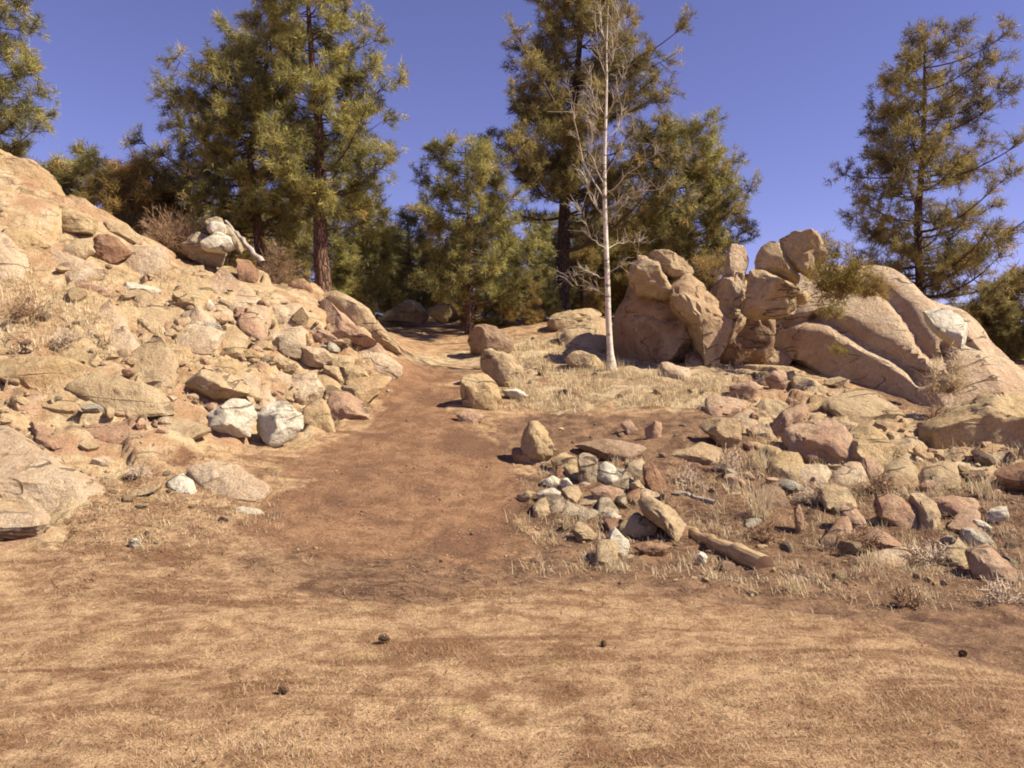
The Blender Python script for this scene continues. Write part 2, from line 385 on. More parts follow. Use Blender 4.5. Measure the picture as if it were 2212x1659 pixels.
def grey_wood_mat():
    g = N('grey_dead_wood'); tc = g.n('ShaderNodeTexCoord'); mp = g.n('ShaderNodeMapping'); mp.inputs['Scale'].default_value = (14, 14, 1.0); g.l(tc.outputs['Object'], mp.inputs[0])
    n1 = g.noise(mp.outputs[0], 1.5, 5, .65)
    return g.out(g.mix(g.step(n1, .35, .65), (.25, .20, .165), (.46, .39, .32)), g.bump(n1, .7, .02))
M['greywood'] = grey_wood_mat()
def end_mat():
    g = N('cut_wood_end'); tc = g.n('ShaderNodeTexCoord'); wv = g.n('ShaderNodeTexWave', wave_type='RINGS', rings_direction='Z'); wv.inputs['Scale'].default_value = 22; wv.inputs['Distortion'].default_value = 2.5
    g.l(tc.outputs['Object'], wv.inputs['Vector'])
    return g.out(g.mix(wv.outputs['Fac'], (.15, .085, .055), (.24, .135, .085)), g.bump(wv.outputs['Fac'], .4, .01))
M['woodend'] = end_mat()

# ---------------------------------------------------------------- setting: one height sheet split into ground, hillside and path
def axis(lo, a, b, hi, step, grow=1.13):
    mid = list(np.arange(a, b, step)); s = step; q = b; up = []
    while q < hi: up.append(q); s *= grow; q += s
    s = step; q = a - step; dn = []
    while q > lo: dn.append(q); s *= grow; q -= s
    return np.array(dn[::-1] + mid + up)
gx = axis(-320, -9.5, 9.5, 320, .06); gy = axis(-120, 2.6, 18.5, 420, .06)
GX, GY = np.meshgrid(gx, gy); fx, fy = GX.ravel(), GY.ravel()
fz, z4 = H(fx, fy)
far = np.maximum(0, np.hypot(fx, fy - 20) - 70)
fz = fz - far * .012
gv = np.stack([fx, fy, fz], 1)
nx_, ny_ = len(gx), len(gy)
ii = (np.arange(ny_ - 1)[:, None] * nx_ + np.arange(nx_ - 1)[None, :]).ravel()
gf = np.stack([ii, ii + 1, ii + 1 + nx_, ii + nx_], 1)
zc = [q[gf].mean(1) for q in z4]
isp = (zc[0] > .5) & (zc[1] < .6); ish = (zc[1] >= .5) & ~isp
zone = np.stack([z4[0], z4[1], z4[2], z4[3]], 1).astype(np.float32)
def sheet(name, sel):
    q = gf[sel]; u, inv = np.unique(q, return_inverse=True)
    me = mesh_np(name, gv[u], inv.reshape(q.shape), smooth=True)
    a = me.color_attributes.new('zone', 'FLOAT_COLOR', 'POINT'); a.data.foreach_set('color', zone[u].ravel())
    return tag(link(name, me, M['earth']), kind='structure')
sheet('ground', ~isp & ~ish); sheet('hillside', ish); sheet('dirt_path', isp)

# ---------------------------------------------------------------- rocks
def ico(sub):
    import bmesh
    bm = bmesh.new(); bmesh.ops.create_icosphere(bm, subdivisions=sub, radius=1)
    v = np.array([q.co[:] for q in bm.verts]); f = np.array([[q.index for q in p.verts] for p in bm.faces]); bm.free(); return v, f
ICO = {k: ico(k) for k in (2, 3, 4, 5, 6, 7)}
def polyR(poly, cx, cy, ang):
    """radius of an outline in each direction from its middle (outermost crossing)"""
    dx, dy = np.cos(ang), np.sin(ang); R = np.zeros(len(ang)); m = len(poly)
    for i in range(m):
        x1, y1 = poly[i][0] - cx, poly[i][1] - cy; x2, y2 = poly[(i + 1) % m][0] - cx, poly[(i + 1) % m][1] - cy
        ex, ey = x2 - x1, y2 - y1; den = dx * ey - dy * ex
        with np.errstate(all='ignore'):
            t = (x1 * ey - y1 * ex) / den; u = (x1 * dy - y1 * dx) / den
        R = np.maximum(R, np.where((np.abs(den) > 1e-9) & (t > 0) & (u >= -.001) & (u <= 1.001), t, 0))
    return R
def centroid(p):
    a = cx = cy = 0
    for i in range(len(p)):
        x1, y1 = p[i]; x2, y2 = p[(i + 1) % len(p)]; c = x1 * y2 - x2 * y1
        a += c; cx += (x1 + x2) * c; cy += (y1 + y2) * c
    return cx / (3 * a), cy / (3 * a)
ROCKN = [0]
TAKEN = []      # where surveyed rocks already lie
def rock(label, poly, mat='buff', d=None, f=.5, T=None, k=None, nf=11, rough=1.0, box=.62, name='boulder', group=None, sub=None, dx=0.0, strata=0, cat=None, cracks=()):
    """boulder with a surveyed outline: own distance, own depth T, worn facets; k = how far it leans back with the slope"""
    ROCKN[0] += 1; sd = ROCKN[0] * 13; rg = np.random.default_rng(sd)
    P = [(float(a), float(b)) for a, b in poly]
    cx, cy = centroid(P)
    ys = [q[1] for q in P]; xs = [q[0] for q in P]
    yb, yt = max(ys), min(ys); bx = np.mean([q[0] for q in P if q[1] > yb - .25 * (yb - yt)])
    wpx, hpx = max(xs) - min(xs), yb - yt
    if not group: TAKEN.append((cx, cy, 0.44 * min(wpx, hpx * 1.6)))
    if not group and wpx > hpx * 1.7: TAKEN.extend([(cx - wpx * .3, cy, .32 * hpx * 1.6), (cx + wpx * .3, cy, .32 * hpx * 1.6)])
    d0 = d if d else hit(bx, yb - 3)
    sc = d0 / F
    wm, hm = wpx * sc, hpx * sc
    if T is None: T = .40 * math.sqrt(wm * hm) if f < .8 else .30 * math.sqrt(wm * hm)
    if k is None:
        dt = hit(cx, yt + .35 * hpx) if not d else d0; zt = EYE - (yt + .35 * hpx - HOR) / F * dt; z0 = EYE - (yb - HOR) / F * d0
        k = f * float(np.clip((dt - d0) / max(zt - z0, .05), 0, 2.2)) if dt > d0 else 0
    dc = d0 + (.45 * T if not d else 0)
    zb = EYE - (yb - HOR) / F * dc
    v, fc = ICO[sub or (4 if max(wpx, hpx) > 70 else 3)]
    v = v.copy()
    th = np.arctan2(-v[:, 2], v[:, 0]); rho = np.hypot(v[:, 0], v[:, 2])
    R = (polyR(P, cx, cy, th) * 2 + polyR(P, cx, cy, th + .06) + polyR(P, cx, cy, th - .06)) / 4 * 1.075
    px = cx + R * rho ** .82 * np.cos(th); py = cy + R * rho ** .82 * np.sin(th)
    c = (py - HOR) / F
    D = (dc + dx * (px - cx) / max(wpx, 1) + k * (EYE - zb)) / (1 + k * c)
    wp = np.stack([(px - WPX / 2) / F * D, D, EYE - c * D], 1)
    off = np.sign(v[:, 1]) * np.abs(v[:, 1]) ** box * T
    cen = wp.mean(0)
    q = wp - cen; q[:, 1] += off
    for line, wd_, dep, stp in cracks:
        best = np.full(len(px), 1e9); side = np.zeros(len(px))
        jx = px + fbm(np.stack([px, py, px * 0], 1) / 60., 3, sd) * 9; jy = py + fbm(np.stack([px, py, px * 0 + 9], 1) / 60., 3, sd) * 9
        for (ax, ay), (bx_, by_) in zip(line[:-1], line[1:]):
            ex, ey = bx_ - ax, by_ - ay; tt = np.clip(((jx - ax) * ex + (jy - ay) * ey) / (ex * ex + ey * ey), 0, 1)
            ddx, ddy = jx - ax - tt * ex, jy - ay - tt * ey; dd = np.hypot(ddx, ddy); n_ = dd < best
            best = np.where(n_, dd, best); side = np.where(n_, (ex * ddy - ey * ddx) / math.hypot(ex, ey), side)
        frt = np.clip(-v[:, 1] * 3, 0, 1)
        q[:, 1] += frt * (dep * np.exp(-(best / wd_) ** 2) + stp * (.5 + .5 * np.tanh(side / 15)) * np.exp(-(best / (wd_ * 7)) ** 2))
    # worn facets
    for i in range(nf):
        m = rg.normal(size=3); m[1] = -abs(m[1]) - .55 if rg.random() < .85 else abs(m[1]) + .3
        m /= np.linalg.norm(m)
        pr = q @ m; lim = pr.max() * rg.uniform(.58, .86)
        q -= np.outer(np.maximum(0, pr - lim) * .93, m)
    size = max(.06, min(wm, hm))
    nn = q / (np.linalg.norm(q, axis=1, keepdims=True) + 1e-6)
    o = rg.uniform(0, 90, 3)
    a1 = fbm(q / (size * .55) + o, 4, sd); a2 = fbm(q / (size * .16) + o, 3, sd + 3)
    rid = 1 - np.abs(fbm(q / (size * .5) + o + 7, 3, sd + 9)) * 2.2
    q += nn * ((a1 * .10 + a2 * .045 - np.maximum(0, rid - .72) * .16) * size * rough)[:, None]
    if strata:
        lv = (q[:, 2] + .35 * q[:, 0] + .05 * a1) / strata; fr = np.abs(lv - np.round(lv)) * 2
        q -= nn * ((1 - sstep(0, .25, fr)) * .035 * size * 1.2)[:, None]
    for ax_, want, pv in ((0, max(q_[0] for q_ in P) - min(q_[0] for q_ in P), wp[:, 0]), (2, hpx, wp[:, 2])):
        want = (pv.max() - pv.min()) / 1.075; have = q[:, ax_].max() - q[:, ax_].min(); mid = (q[:, ax_].max() + q[:, ax_].min()) / 2
        tgt = (pv.max() + pv.min()) / 2 - cen[ax_]; q[:, ax_] = (q[:, ax_] - mid) * min(max(want * (1.05 if max(wpx, hpx) > 90 else 1.13) / have, .95), 1.5) + tgt
    me = mesh_np(name, q, fc, smooth=True)
    me.set_sharp_from_angle(angle=math.radians(38))
    ob = link(name, me, M[mat], loc=cen)
    return tag(ob, label, cat or ('slab' if 'slab' in name else 'stone' if 'stone' in name else 'boulder'), group, 'thing')

# --- left hillside, foot first
rock('big pale slab at the foot of the rocky hillside, cut by the picture edge', [(-80,930),(40,925),(90,965),(150,1015),(190,1060),(207,1090),(190,1110),(90,1120),(-80,1130)], 'peach', f=.95, name='rock_slab', T=.35, sub=5)
rock('pale broken block under the big pale slab at the hill foot', [(-60,1095),(40,1098),(85,1108),(92,1145),(55,1168),(-60,1172)], 'peach', f=.6)
rock('long tapering buff slab lying along the top of the big pale slab', [(62,908),(82,921),(125,933),(170,971),(192,993),(175,1001),(140,991),(88,958),(62,933)], 'pink', f=.9, name='rock_slab')
rock('flat pink slab below the rounded ledge boulder at the picture edge', [(-50,828),(62,838),(88,868),(70,896),(25,900),(-50,897)], 'pink', f=.95, name='rock_slab')
rock('smooth flat slab next to the two white stones', [(282,913),(400,906),(437,919),(452,938),(425,960),(362,968),(312,960)], 'buff', f=.95, name='rock_slab')
rock('flat cracked slab under the dark-bellied boulder', [(125,923),(200,911),(280,911),(308,956),(250,966),(180,971),(150,948)], 'pink', f=.95, name='rock_slab')
rock('large boulder with a black shaded belly on the hill foot', [(155,838),(207,806),(250,812),(325,836),(362,861),(377,886),(345,895),(270,905),(225,893),(175,875)], 'buff', f=.25, T=.42)
rock('rounded tan ledge boulder at the picture edge above the pink slab', [(-60,782),(0,772),(62,768),(125,773),(160,793),(164,823),(155,856),(137,864),(100,857),(62,836),(-60,825)], 'gold', f=.3, T=.4)
rock('long tan ledge with a deep dark overhang above the white stones', [(398,816),(445,799),(508,814),(532,846),(515,858),(463,863),(400,848)], 'buff', f=.1, T=.4)
rock('blocky white stone with a black left side, nearer the hill', [(453,876),(485,863),(520,863),(537,881),(547,908),(535,921),(531,948),(495,947),(468,943),(452,938),(449,908)], 'white', f=.1, name='stone', T=.22)
rock('rounded white stone beside the blocky white one', [(545,908),(570,892),(595,870),(623,870),(647,903),(650,928),(627,958),(598,964),(570,950),(547,940)], 'white', f=.1, name='stone', T=.24)
rock('yellowish rock just behind the rounded white stone', [(646,886),(695,864),(713,886),(720,931),(695,938),(653,934),(643,911)], 'gold', f=.3, name='stone')
rock('squarish pink block at the edge of the path', [(713,851),(758,849),(785,879),(792,907),(758,917),(720,913),(711,883)], 'pink', f=.4)
rock('pale upright rock above the yellowish rock', [(633,808),(680,814),(697,846),(680,873),(653,884),(633,853)], 'peach', f=.4)
rock('smooth egg-shaped cream boulder beside the path', [(738,796),(762,788),(787,801),(805,823),(807,838),(777,846),(748,840),(733,820)], 'gold', f=.15, name='boulder', T=.3)
rock('narrow cream stone pressed against the egg-shaped boulder', [(700,790),(730,795),(742,822),(738,840),(720,828),(703,806)], 'buff', f=.2, name='stone')
rock('pale slab roofing a black hollow above the egg-shaped boulder', [(640,773),(656,750),(695,754),(715,773),(695,792),(648,789)], 'peach', f=.1, name='rock_slab', T=.4)
rock('pale grey hump between the hollow and the yellow slab', [(595,733),(628,724),(656,746),(645,775),(608,768)], 'grey', f=.5)
rock('yellowish flat stone on the slope above the tan ledge', [(515,768),(540,754),(568,769),(574,784),(545,785)], 'gold', f=.6, name='stone')
rock('pale tooth-shaped rock standing halfway up the hillside', [(393,675),(430,666),(458,690),(459,725),(445,740),(420,722)], 'peach', f=.4)
rock('pink wedge rock with a dark split beside it', [(515,712),(532,680),(555,684),(574,707),(572,744),(542,737)], 'pink', f=.2)
rock('small round tan stone below the ridge slab', [(635,720),(650,709),(668,722),(666,739),(640,740)], 'gold', f=.2, name='stone')
rock('white lichen-pale rock on the upper slope', [(582,670),(612,661),(624,672),(614,697),(582,699)], 'peach', f=.5)
rock('long ridge slab sloping down to the path, pale rim upward', [(700,628),(725,640),(765,658),(795,677),(822,710),(860,742),(868,760),(845,768),(815,740),(785,712),(750,690),(715,662)], 'buff', d=15.5, k=.5, name='rock_slab', T=.5)
rock('brown triangular slab face under the long ridge slab', [(690,640),(715,658),(748,688),(785,714),(815,742),(800,756),(760,752),(728,738),(700,712),(685,675)], 'pink', d=14.9, k=.6, name='rock_slab', T=.45)
rock('thin dark-edged slab lying below the brown triangular face', [(652,702),(680,700),(712,720),(742,744),(735,752),(700,735),(665,722)], 'pink', f=.5, name='rock_slab')
rock('reddish rock at the end of the ridge where the path passes', [(795,752),(817,743),(839,765),(834,789),(802,786)], 'pink', f=.3)
rock('orange-brown rock on the ridge crest by the foot of the big pine', [(623,607),(657,605),(672,617),(664,642),(640,644)], 'rust', d=16.3, k=.2)
rock('rounded orange rock on the ridge below the grey dead pole', [(508,562),(537,563),(557,592),(544,619),(513,608)], 'rust', d=15.9, k=.2)
rock('first link in a chain of flat ledge rocks, pinkish and long', [(117,600),(150,603),(200,613),(234,625),(239,640),(190,637),(140,622)], 'pink', f=.4)
rock('whitest angular rock in the chain of ledge rocks', [(245,639),(275,610),(335,623),(342,645),(290,649)], 'white', f=.3, T=.3)
rock('tan rock next to the whitest one in the ledge chain', [(342,637),(370,630),(400,643),(402,662),(347,654)], 'buff', f=.3)
rock('small square pale rock ending the ledge chain', [(420,647),(447,643),(462,660),(452,674),(423,674)], 'white', f=.3)
rock('broad tan boulder beside a dark cleft high on the hillside', [(15,500),(70,496),(105,518),(102,545),(60,558),(12,545)], 'gold', f=.5, T=.4)
rock('pale boulder on the other side of the dark cleft', [(117,547),(150,528),(190,516),(197,545),(170,564),(125,566)], 'buff', f=.4)
rock('rust-stained boulder with a brown shaded side high on the hill', [(198,530),(225,512),(250,518),(272,545),(257,568),(205,565)], 'rust', f=.2, T=.4)
rock('great rounded outcrop crowning the hillside at the picture edge', [(-160,330),(-60,316),(0,318),(25,338),(62,348),(80,370),(100,402),(115,436),(100,458),(50,445),(-40,440),(-160,450)], 'gold', d=14.6, k=.5, T=.8, sub=5)
rock('smooth tan slab leaning under the crowning outcrop', [(-80,385),(20,380),(60,402),(85,432),(97,468),(60,500),(-80,500)], 'buff', d=13.9, k=.7, T=.5)
rock('low tan hump on the skyline below the crowning outcrop', [(112,440),(140,450),(170,465),(205,482),(200,505),(130,500),(105,470)], 'gold', f=.5, T=.35)
rock('pale skyline stone between bare shrubs and hillside', [(225,488),(252,480),(290,505),(300,525),(255,522),(225,510)], 'buff', f=.5)
# pale rock stack by the grey dead pole
rock('dark base boulder of the white stack on the ridge', [(397,530),(412,508),(440,500),(470,515),(480,545),(470,570),(437,570),(404,552)], 'grey', d=16.0, k=.1, T=.4)
rock('squared white block halfway up the stack on the ridge', [(438,512),(455,503),(490,510),(504,540),(480,545),(448,538)], 'white', d=15.75, k=.1, T=.3)
rock('second white block from the top of the ridge stack', [(446,488),(462,481),(482,484),(488,504),(450,508)], 'white', d=15.85, k=.1, T=.26)
rock('pale cap slab tilted on top of the ridge stack', [(428,496),(448,480),(468,469),(482,474),(480,486),(464,482),(446,490)], 'grey', d=16.0, k=.1, T=.3, name='rock_slab')
rock('flat pale slab propped against the side of the ridge stack', [(484,486),(494,490),(524,540),(516,546),(500,530)], 'grey', d=15.9, k=.1, T=.2, name='rock_slab')
# foreground slab group
rock('broad broken slab lying in the litter beside the path', [(398,1040),(413,1014),(450,999),(520,1006),(570,1039),(590,1048),(575,1066),(558,1088),(520,1093),(450,1083),(412,1085)], 'peach', f=.6, name='rock_slab', T=.34, nf=14)
rock('pale chip split off the end of the broad broken slab', [(360,1042),(390,1024),(408,1040),(418,1065),(412,1086),(388,1076)], 'white', f=.7, name='stone')
rock('flat pale stone in front of the broad broken slab', [(495,1104),(530,1095),(565,1104),(562,1121),(508,1120)], 'white', f=.8, name='stone')
rock('thin sliver of tan stone pointing at the broad broken slab', [(268,1074),(310,1056),(346,1046),(346,1058),(310,1068),(282,1079)], 'buff', f=.8, name='stone')
rock('small pale upright pebble where hillside litter meets the mown grass', [(276,1172),(290,1164),(302,1172),(300,1188),(282,1188)], 'white', f=0, name='stone')
# --- outcrop behind the white-barked tree
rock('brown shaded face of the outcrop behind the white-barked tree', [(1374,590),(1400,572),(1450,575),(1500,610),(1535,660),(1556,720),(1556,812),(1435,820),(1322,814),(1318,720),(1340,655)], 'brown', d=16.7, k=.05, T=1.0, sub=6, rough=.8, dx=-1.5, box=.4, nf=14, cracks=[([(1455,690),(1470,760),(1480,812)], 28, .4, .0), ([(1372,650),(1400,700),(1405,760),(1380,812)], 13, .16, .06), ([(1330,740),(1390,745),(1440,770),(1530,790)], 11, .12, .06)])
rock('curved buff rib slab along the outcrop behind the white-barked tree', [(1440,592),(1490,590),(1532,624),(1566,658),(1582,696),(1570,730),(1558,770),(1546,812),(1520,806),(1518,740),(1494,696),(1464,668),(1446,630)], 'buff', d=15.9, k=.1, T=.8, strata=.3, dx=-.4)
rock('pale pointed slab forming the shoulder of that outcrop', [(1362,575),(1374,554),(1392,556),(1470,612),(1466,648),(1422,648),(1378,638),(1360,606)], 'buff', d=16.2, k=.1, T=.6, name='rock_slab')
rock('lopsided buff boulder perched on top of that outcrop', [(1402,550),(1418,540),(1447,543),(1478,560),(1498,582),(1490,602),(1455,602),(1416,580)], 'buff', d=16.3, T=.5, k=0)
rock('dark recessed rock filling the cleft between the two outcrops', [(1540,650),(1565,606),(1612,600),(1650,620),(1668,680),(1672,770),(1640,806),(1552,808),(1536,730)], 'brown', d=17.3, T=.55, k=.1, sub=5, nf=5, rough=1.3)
rock('knobbly pale spire standing against the sky in the cleft between the two outcrops', [(1574,544),(1584,532),(1600,530),(1612,540),(1615,562),(1610,582),(1602,592),(1610,612),(1612,646),(1604,700),(1588,740),(1566,736),(1554,680),(1552,630),(1558,600),(1574,588),(1568,568)], 'peach', d=17.1, T=.42, k=.05, sub=5, rough=1.6, nf=5, name='rock_spire', cat='rock spire',
     cracks=[([(1556,592),(1590,588),(1616,592)], 8, .22, .0), ([(1556,655),(1580,668),(1612,655)], 7, .18, .05)])
rock('rounded buff boulder lying past the trunk of the tall dark pine', [(1186,690),(1200,679),(1226,672),(1289,665),(1300,674),(1284,692),(1239,707),(1209,722),(1184,718)], 'buff', d=20.2, T=.5, k=.3)
rock('sunlit rock apron running down beside the white-barked tree', [(1206,752),(1215,725),(1262,700),(1300,688),(1330,700),(1330,790),(1270,790),(1225,775)], 'buff', d=17.6, k=1.3, T=.45, name='rock_slab')
rock('small tan boulder at the foot of the white-barked tree', [(1221,779),(1235,765),(1251,760),(1279,770),(1306,797),(1264,801),(1234,794)], 'buff', f=.2, T=.28)
# --- large outcrop
rock('leaning buff boulder balanced on the big outcrop', [(1650,534),(1664,524),(1684,527),(1706,562),(1729,603),(1726,613),(1685,593),(1640,581),(1643,553)], 'buff', d=15.9, T=.5, k=-.1, nf=14)
rock('topmost boulder of the big outcrop, with a dark hollow', [(1692,514),(1709,502),(1745,498),(1762,512),(1775,548),(1790,578),(1768,604),(1722,580),(1692,545)], 'gold', d=15.8, T=.55, k=0, sub=5, cracks=[([(1708,532),(1722,540),(1734,548)], 10, .3, 0), ([(1700,560),(1740,568),(1780,580)], 6, .15, .08)])
rock('squat block under the leaning boulder of the big outcrop', [(1628,588),(1650,580),(1680,590),(1718,622),(1720,672),(1690,688),(1640,690),(1612,680)], 'buff', d=15.6, T=.7, k=0)
rock('small cream stone wedged between block and long slabs', [(1712,641),(1735,629),(1757,641),(1740,658),(1714,656)], 'gold', d=15.75, T=.25, k=0)
rock('big outcrop of slanting tan slabs, undercut along its lower edge and split by dark cracks', [(1604,690),(1622,662),(1640,640),(1690,606),(1740,590),(1800,590),(1850,606),(1890,602),(1918,600),(1946,617),(1972,649),(2002,662),(2044,676),(2085,706),(2119,742),(2157,764),(2250,808),(2420,880),(2420,1010),(2200,990),(2080,945),(1996,896),(1955,892),(1912,856),(1874,816),(1822,778),(1770,740),(1719,734),(1667,724),(1612,708)],
     'peach', d=14.9, dx=-3.6, T=1.35, k=.85, sub=7, rough=.24, nf=16, name='rock_outcrop', cat='rock outcrop', cracks=[
     ([(1800,690),(1828,705),(1874,738),(1910,755),(1945,776),(1965,800)], 11, .34, .12), ([(1872,622),(1900,645),(1930,682),(1962,735),(1985,765)], 11, .29, .07), ([(1840,772),(1872,800),(1905,834),(1932,864),(1962,892)], 10, .27, .04),
     ([(2005,712),(2050,738),(2085,756),(2130,772)], 8, .24, .08), ([(2002,745),(2014,800),(2034,840),(2044,900)], 8, .3, .0), ([(1630,668),(1700,692),(1740,704),(1800,694)], 12, .31, .1), ([(1740,700),(1762,664),(1800,640)], 11, .3, .07), ([(2090,790),(2150,830),(2212,850)], 8, .2, .08),
     ([(2060,860),(2120,880),(2212,930)], 8, .22, .1)])
rock('white lichen-bleached hump on the crest of the big slanting outcrop', [(1998,668),(2030,668),(2064,684),(2098,712),(2120,742),(2100,752),(2060,728),(2016,706)], 'white', d=14.15, T=.3, k=.95)
rock('bulging tan boulder low on the outcrop, cut by the picture edge', [(2004,928),(2057,905),(2140,862),(2290,850),(2290,1000),(2220,1000),(2141,1015),(2073,1003),(2013,990)], 'gold', d=11.0, T=.7, k=.3, sub=5)
rock('sloping cream plateau rock below the undercut outcrop', [(1775,868),(1820,845),(1889,845),(1939,880),(1975,919),(1945,940),(1872,925),(1815,900)], 'buff', f=.9, T=.3, name='rock_slab')
rock('flat stone tucked into the shade of the undercut outcrop', [(1781,822),(1807,815),(1834,827),(1824,839),(1786,836)], 'buff', f=.3, name='stone')
rock('lichen-spotted hump between cleft and undercut outcrop', [(1640,780),(1665,758),(1690,756),(1712,775),(1700,790),(1655,796)], 'grey', f=.3)
rock('long low rock under the lichen-spotted hump', [(1570,800),(1600,788),(1650,790),(1700,792),(1745,800),(1735,812),(1640,812),(1580,812)], 'buff', f=.3)
rock('big rounded pink boulder with a black notch above it', [(1698,928),(1731,922),(1781,905),(1811,925),(1834,959),(1834,998),(1788,1015),(1748,1011),(1709,981)], 'pink', f=.55, T=.42, sub=5)
rock('yellowish block shouldering the big pink boulder', [(1830,946),(1872,917),(1908,939),(1921,986),(1918,1028),(1872,1030),(1840,995)], 'gold', f=.55, T=.4)
rock('egg-shaped tan boulder of the pair on the slope, with dark side', [(1655,823),(1668,806),(1684,800),(1704,819),(1698,847),(1670,850)], 'pink', f=.1)
rock('sloping partner of the egg-shaped tan boulder', [(1711,822),(1725,810),(1738,811),(1765,831),(1793,860),(1754,859),(1714,853)], 'buff', f=.2)
rock('pink rubble rock where the pale terrace grass ends', [(1580,837),(1613,823),(1637,839),(1657,857),(1613,866),(1583,855)], 'pink', f=.3)
rock('tan rock between the tan pair and the black hollow', [(1630,897),(1657,863),(1697,870),(1701,904),(1670,916)], 'buff', f=.3)
rock('pink rock leaning over a black hollow beside the big pink boulder', [(1665,935),(1690,890),(1720,870),(1750,880),(1735,905),(1705,930),(1700,965)], 'pink', f=.4)
rock('pale squared block standing on the bare brown bank', [(1507,914),(1546,903),(1597,907),(1602,966),(1572,982),(1535,941)], 'buff', f=.1, T=.3)
rock('small pinkish stone between squared block and black hollow', [(1612,928),(1636,922),(1640,942),(1620,950)], 'pink', f=.2, name='stone')
rock('half-buried sandy mound rock below the squared block', [(1448,977),(1509,957),(1560,970),(1565,995),(1536,1015),(1460,1019)], 'buff', f=.6)
rock('pink split boulder with a dark slit, among weeds', [(1893,1075),(1919,1065),(1980,1098),(1983,1112),(1990,1148),(1956,1155),(1902,1118)], 'pink', f=.55)
rock('tan half of the split boulder across the dark slit', [(1960,1068),(1990,1070),(2012,1084),(2035,1132),(2025,1156),(1996,1150),(1988,1106)], 'buff', f=.55)
rock('pink wedge rock with a brown face behind the white stones', [(2004,1082),(2057,1071),(2114,1078),(2119,1109),(2084,1120),(2030,1105)], 'pink', f=.55)
rock('small cream stone beside the pink wedge rock', [(2132,1102),(2168,1095),(2178,1120),(2144,1128)], 'white', f=.2, name='stone')
rock('flat white stone with a black shaded side', [(2080,1148),(2098,1144),(2124,1149),(2143,1171),(2120,1180),(2088,1176)], 'white', f=.2, name='stone', T=.16)
rock('white-topped pink block under the flat white stone', [(2095,1190),(2141,1179),(2187,1216),(2190,1265),(2134,1270),(2105,1232)], 'pink', f=.55)
rock('pinkish rock peeping out of the weeds by the split boulder', [(1812,1100),(1845,1088),(1874,1134),(1871,1155),(1822,1145)], 'pink', f=.2)
rock('narrow pink stone among weeds left bare of grass', [(1716,1100),(1730,1092),(1740,1140),(1722,1150)], 'pink', f=.1, name='stone')
rock('orange boulder at the picture edge below the bulging tan one', [(2155,1025),(2212,1002),(2270,1015),(2270,1070),(2180,1062)], 'rust', f=.2, T=.35)
rock('pale sliver stone lying above the flat white stone', [(2100,1124),(2122,1126),(2146,1142),(2140,1148),(2112,1138)], 'white', f=.3, name='stone')
# --- stone pile at the bend of the path
rock('upright ochre boulder crowning the stone pile by the path', [(1132,938),(1143,915),(1155,911),(1166,916),(1184,936),(1194,964),(1189,992),(1168,1012),(1150,1006),(1134,985),(1125,955)], 'gold', f=.05, T=.26, sub=4)
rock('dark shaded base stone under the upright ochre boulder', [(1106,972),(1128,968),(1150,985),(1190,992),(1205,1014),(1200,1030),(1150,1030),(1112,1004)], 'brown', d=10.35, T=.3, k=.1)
rock('cream twin-lobed stone leaning on the upright ochre boulder', [(1190,996),(1214,980),(1242,992),(1249,1016),(1227,1024),(1202,1018)], 'gold', f=.1, name='stone')
rock('tall pale stone standing third in the pile row', [(1250,1001),(1267,982),(1289,999),(1286,1041),(1274,1055),(1252,1053)], 'grey', f=.05, name='stone')
rock('pale pyramid stone beside the tall pale stone', [(1290,1021),(1307,999),(1324,1004),(1354,1036),(1329,1053),(1294,1048)], 'white', f=.1, name='stone')
rock('greenish round stone behind the orange wedge', [(1347,1021),(1370,1004),(1389,1019),(1389,1038),(1364,1042)], 'grey', f=.1, name='stone')
rock('orange wedge stone, reddest of the pile', [(1390,1008),(1404,1002),(1434,1039),(1445,1070),(1424,1075),(1398,1051)], 'rust', f=.2, name='stone')
rock('round tan stone under the greenish one', [(1360,1046),(1382,1039),(1402,1061),(1382,1073)], 'buff', f=.1, name='stone')
rock('topmost of three little white stones by the path edge', [(1166,1043),(1192,1029),(1209,1039),(1200,1054),(1177,1058)], 'white', f=.1, name='stone', T=.09)
rock('narrow upright one of three little white stones', [(1212,1040),(1223,1034),(1236,1051),(1228,1068),(1214,1058)], 'white', f=.1, name='stone', T=.08)
rock('largest of three little white stones by the path edge', [(1162,1066),(1197,1056),(1211,1069),(1192,1088),(1167,1093)], 'white', f=.1, name='stone', T=.1)
rock('pink and white stone in the middle of the pile', [(1277,1063),(1314,1052),(1346,1064),(1341,1088),(1312,1093),(1287,1083)], 'pink', f=.1, name='stone')
rock('largest boulder of the pile, black on its shaded side', [(1382,1088),(1394,1076),(1414,1079),(1459,1104),(1491,1141),(1486,1171),(1462,1176),(1432,1138),(1402,1122)], 'buff', f=.1, T=.3)
rock('rounded cream stone lying against the largest pile boulder', [(1340,1136),(1377,1112),(1412,1132),(1416,1153),(1377,1170),(1354,1163)], 'gold', f=.2, name='stone')
rock('little white stone with a dark side on the pile', [(1303,1121),(1324,1107),(1341,1116),(1339,1138),(1312,1143)], 'white', f=.1, name='stone')
rock('long white stone standing lowest in the pile', [(1315,1148),(1332,1142),(1359,1169),(1355,1208),(1329,1210),(1322,1178)], 'white', f=.2, name='stone')
rock('pale flat stone on the path side of the pile', [(1235,1143),(1254,1129),(1286,1151),(1279,1176),(1252,1168)], 'buff', f=.3, name='stone')
rock('low earthy hump rock behind the pile row', [(1237,968),(1262,955),(1302,948),(1377,961),(1404,989),(1352,1006),(1277,988)], 'brown', f=.7)
rock('small tilted stone on the bare bank, twin of its neighbour', [(1340,918),(1362,909),(1379,936),(1362,945)], 'pink', f=.1, name='stone')
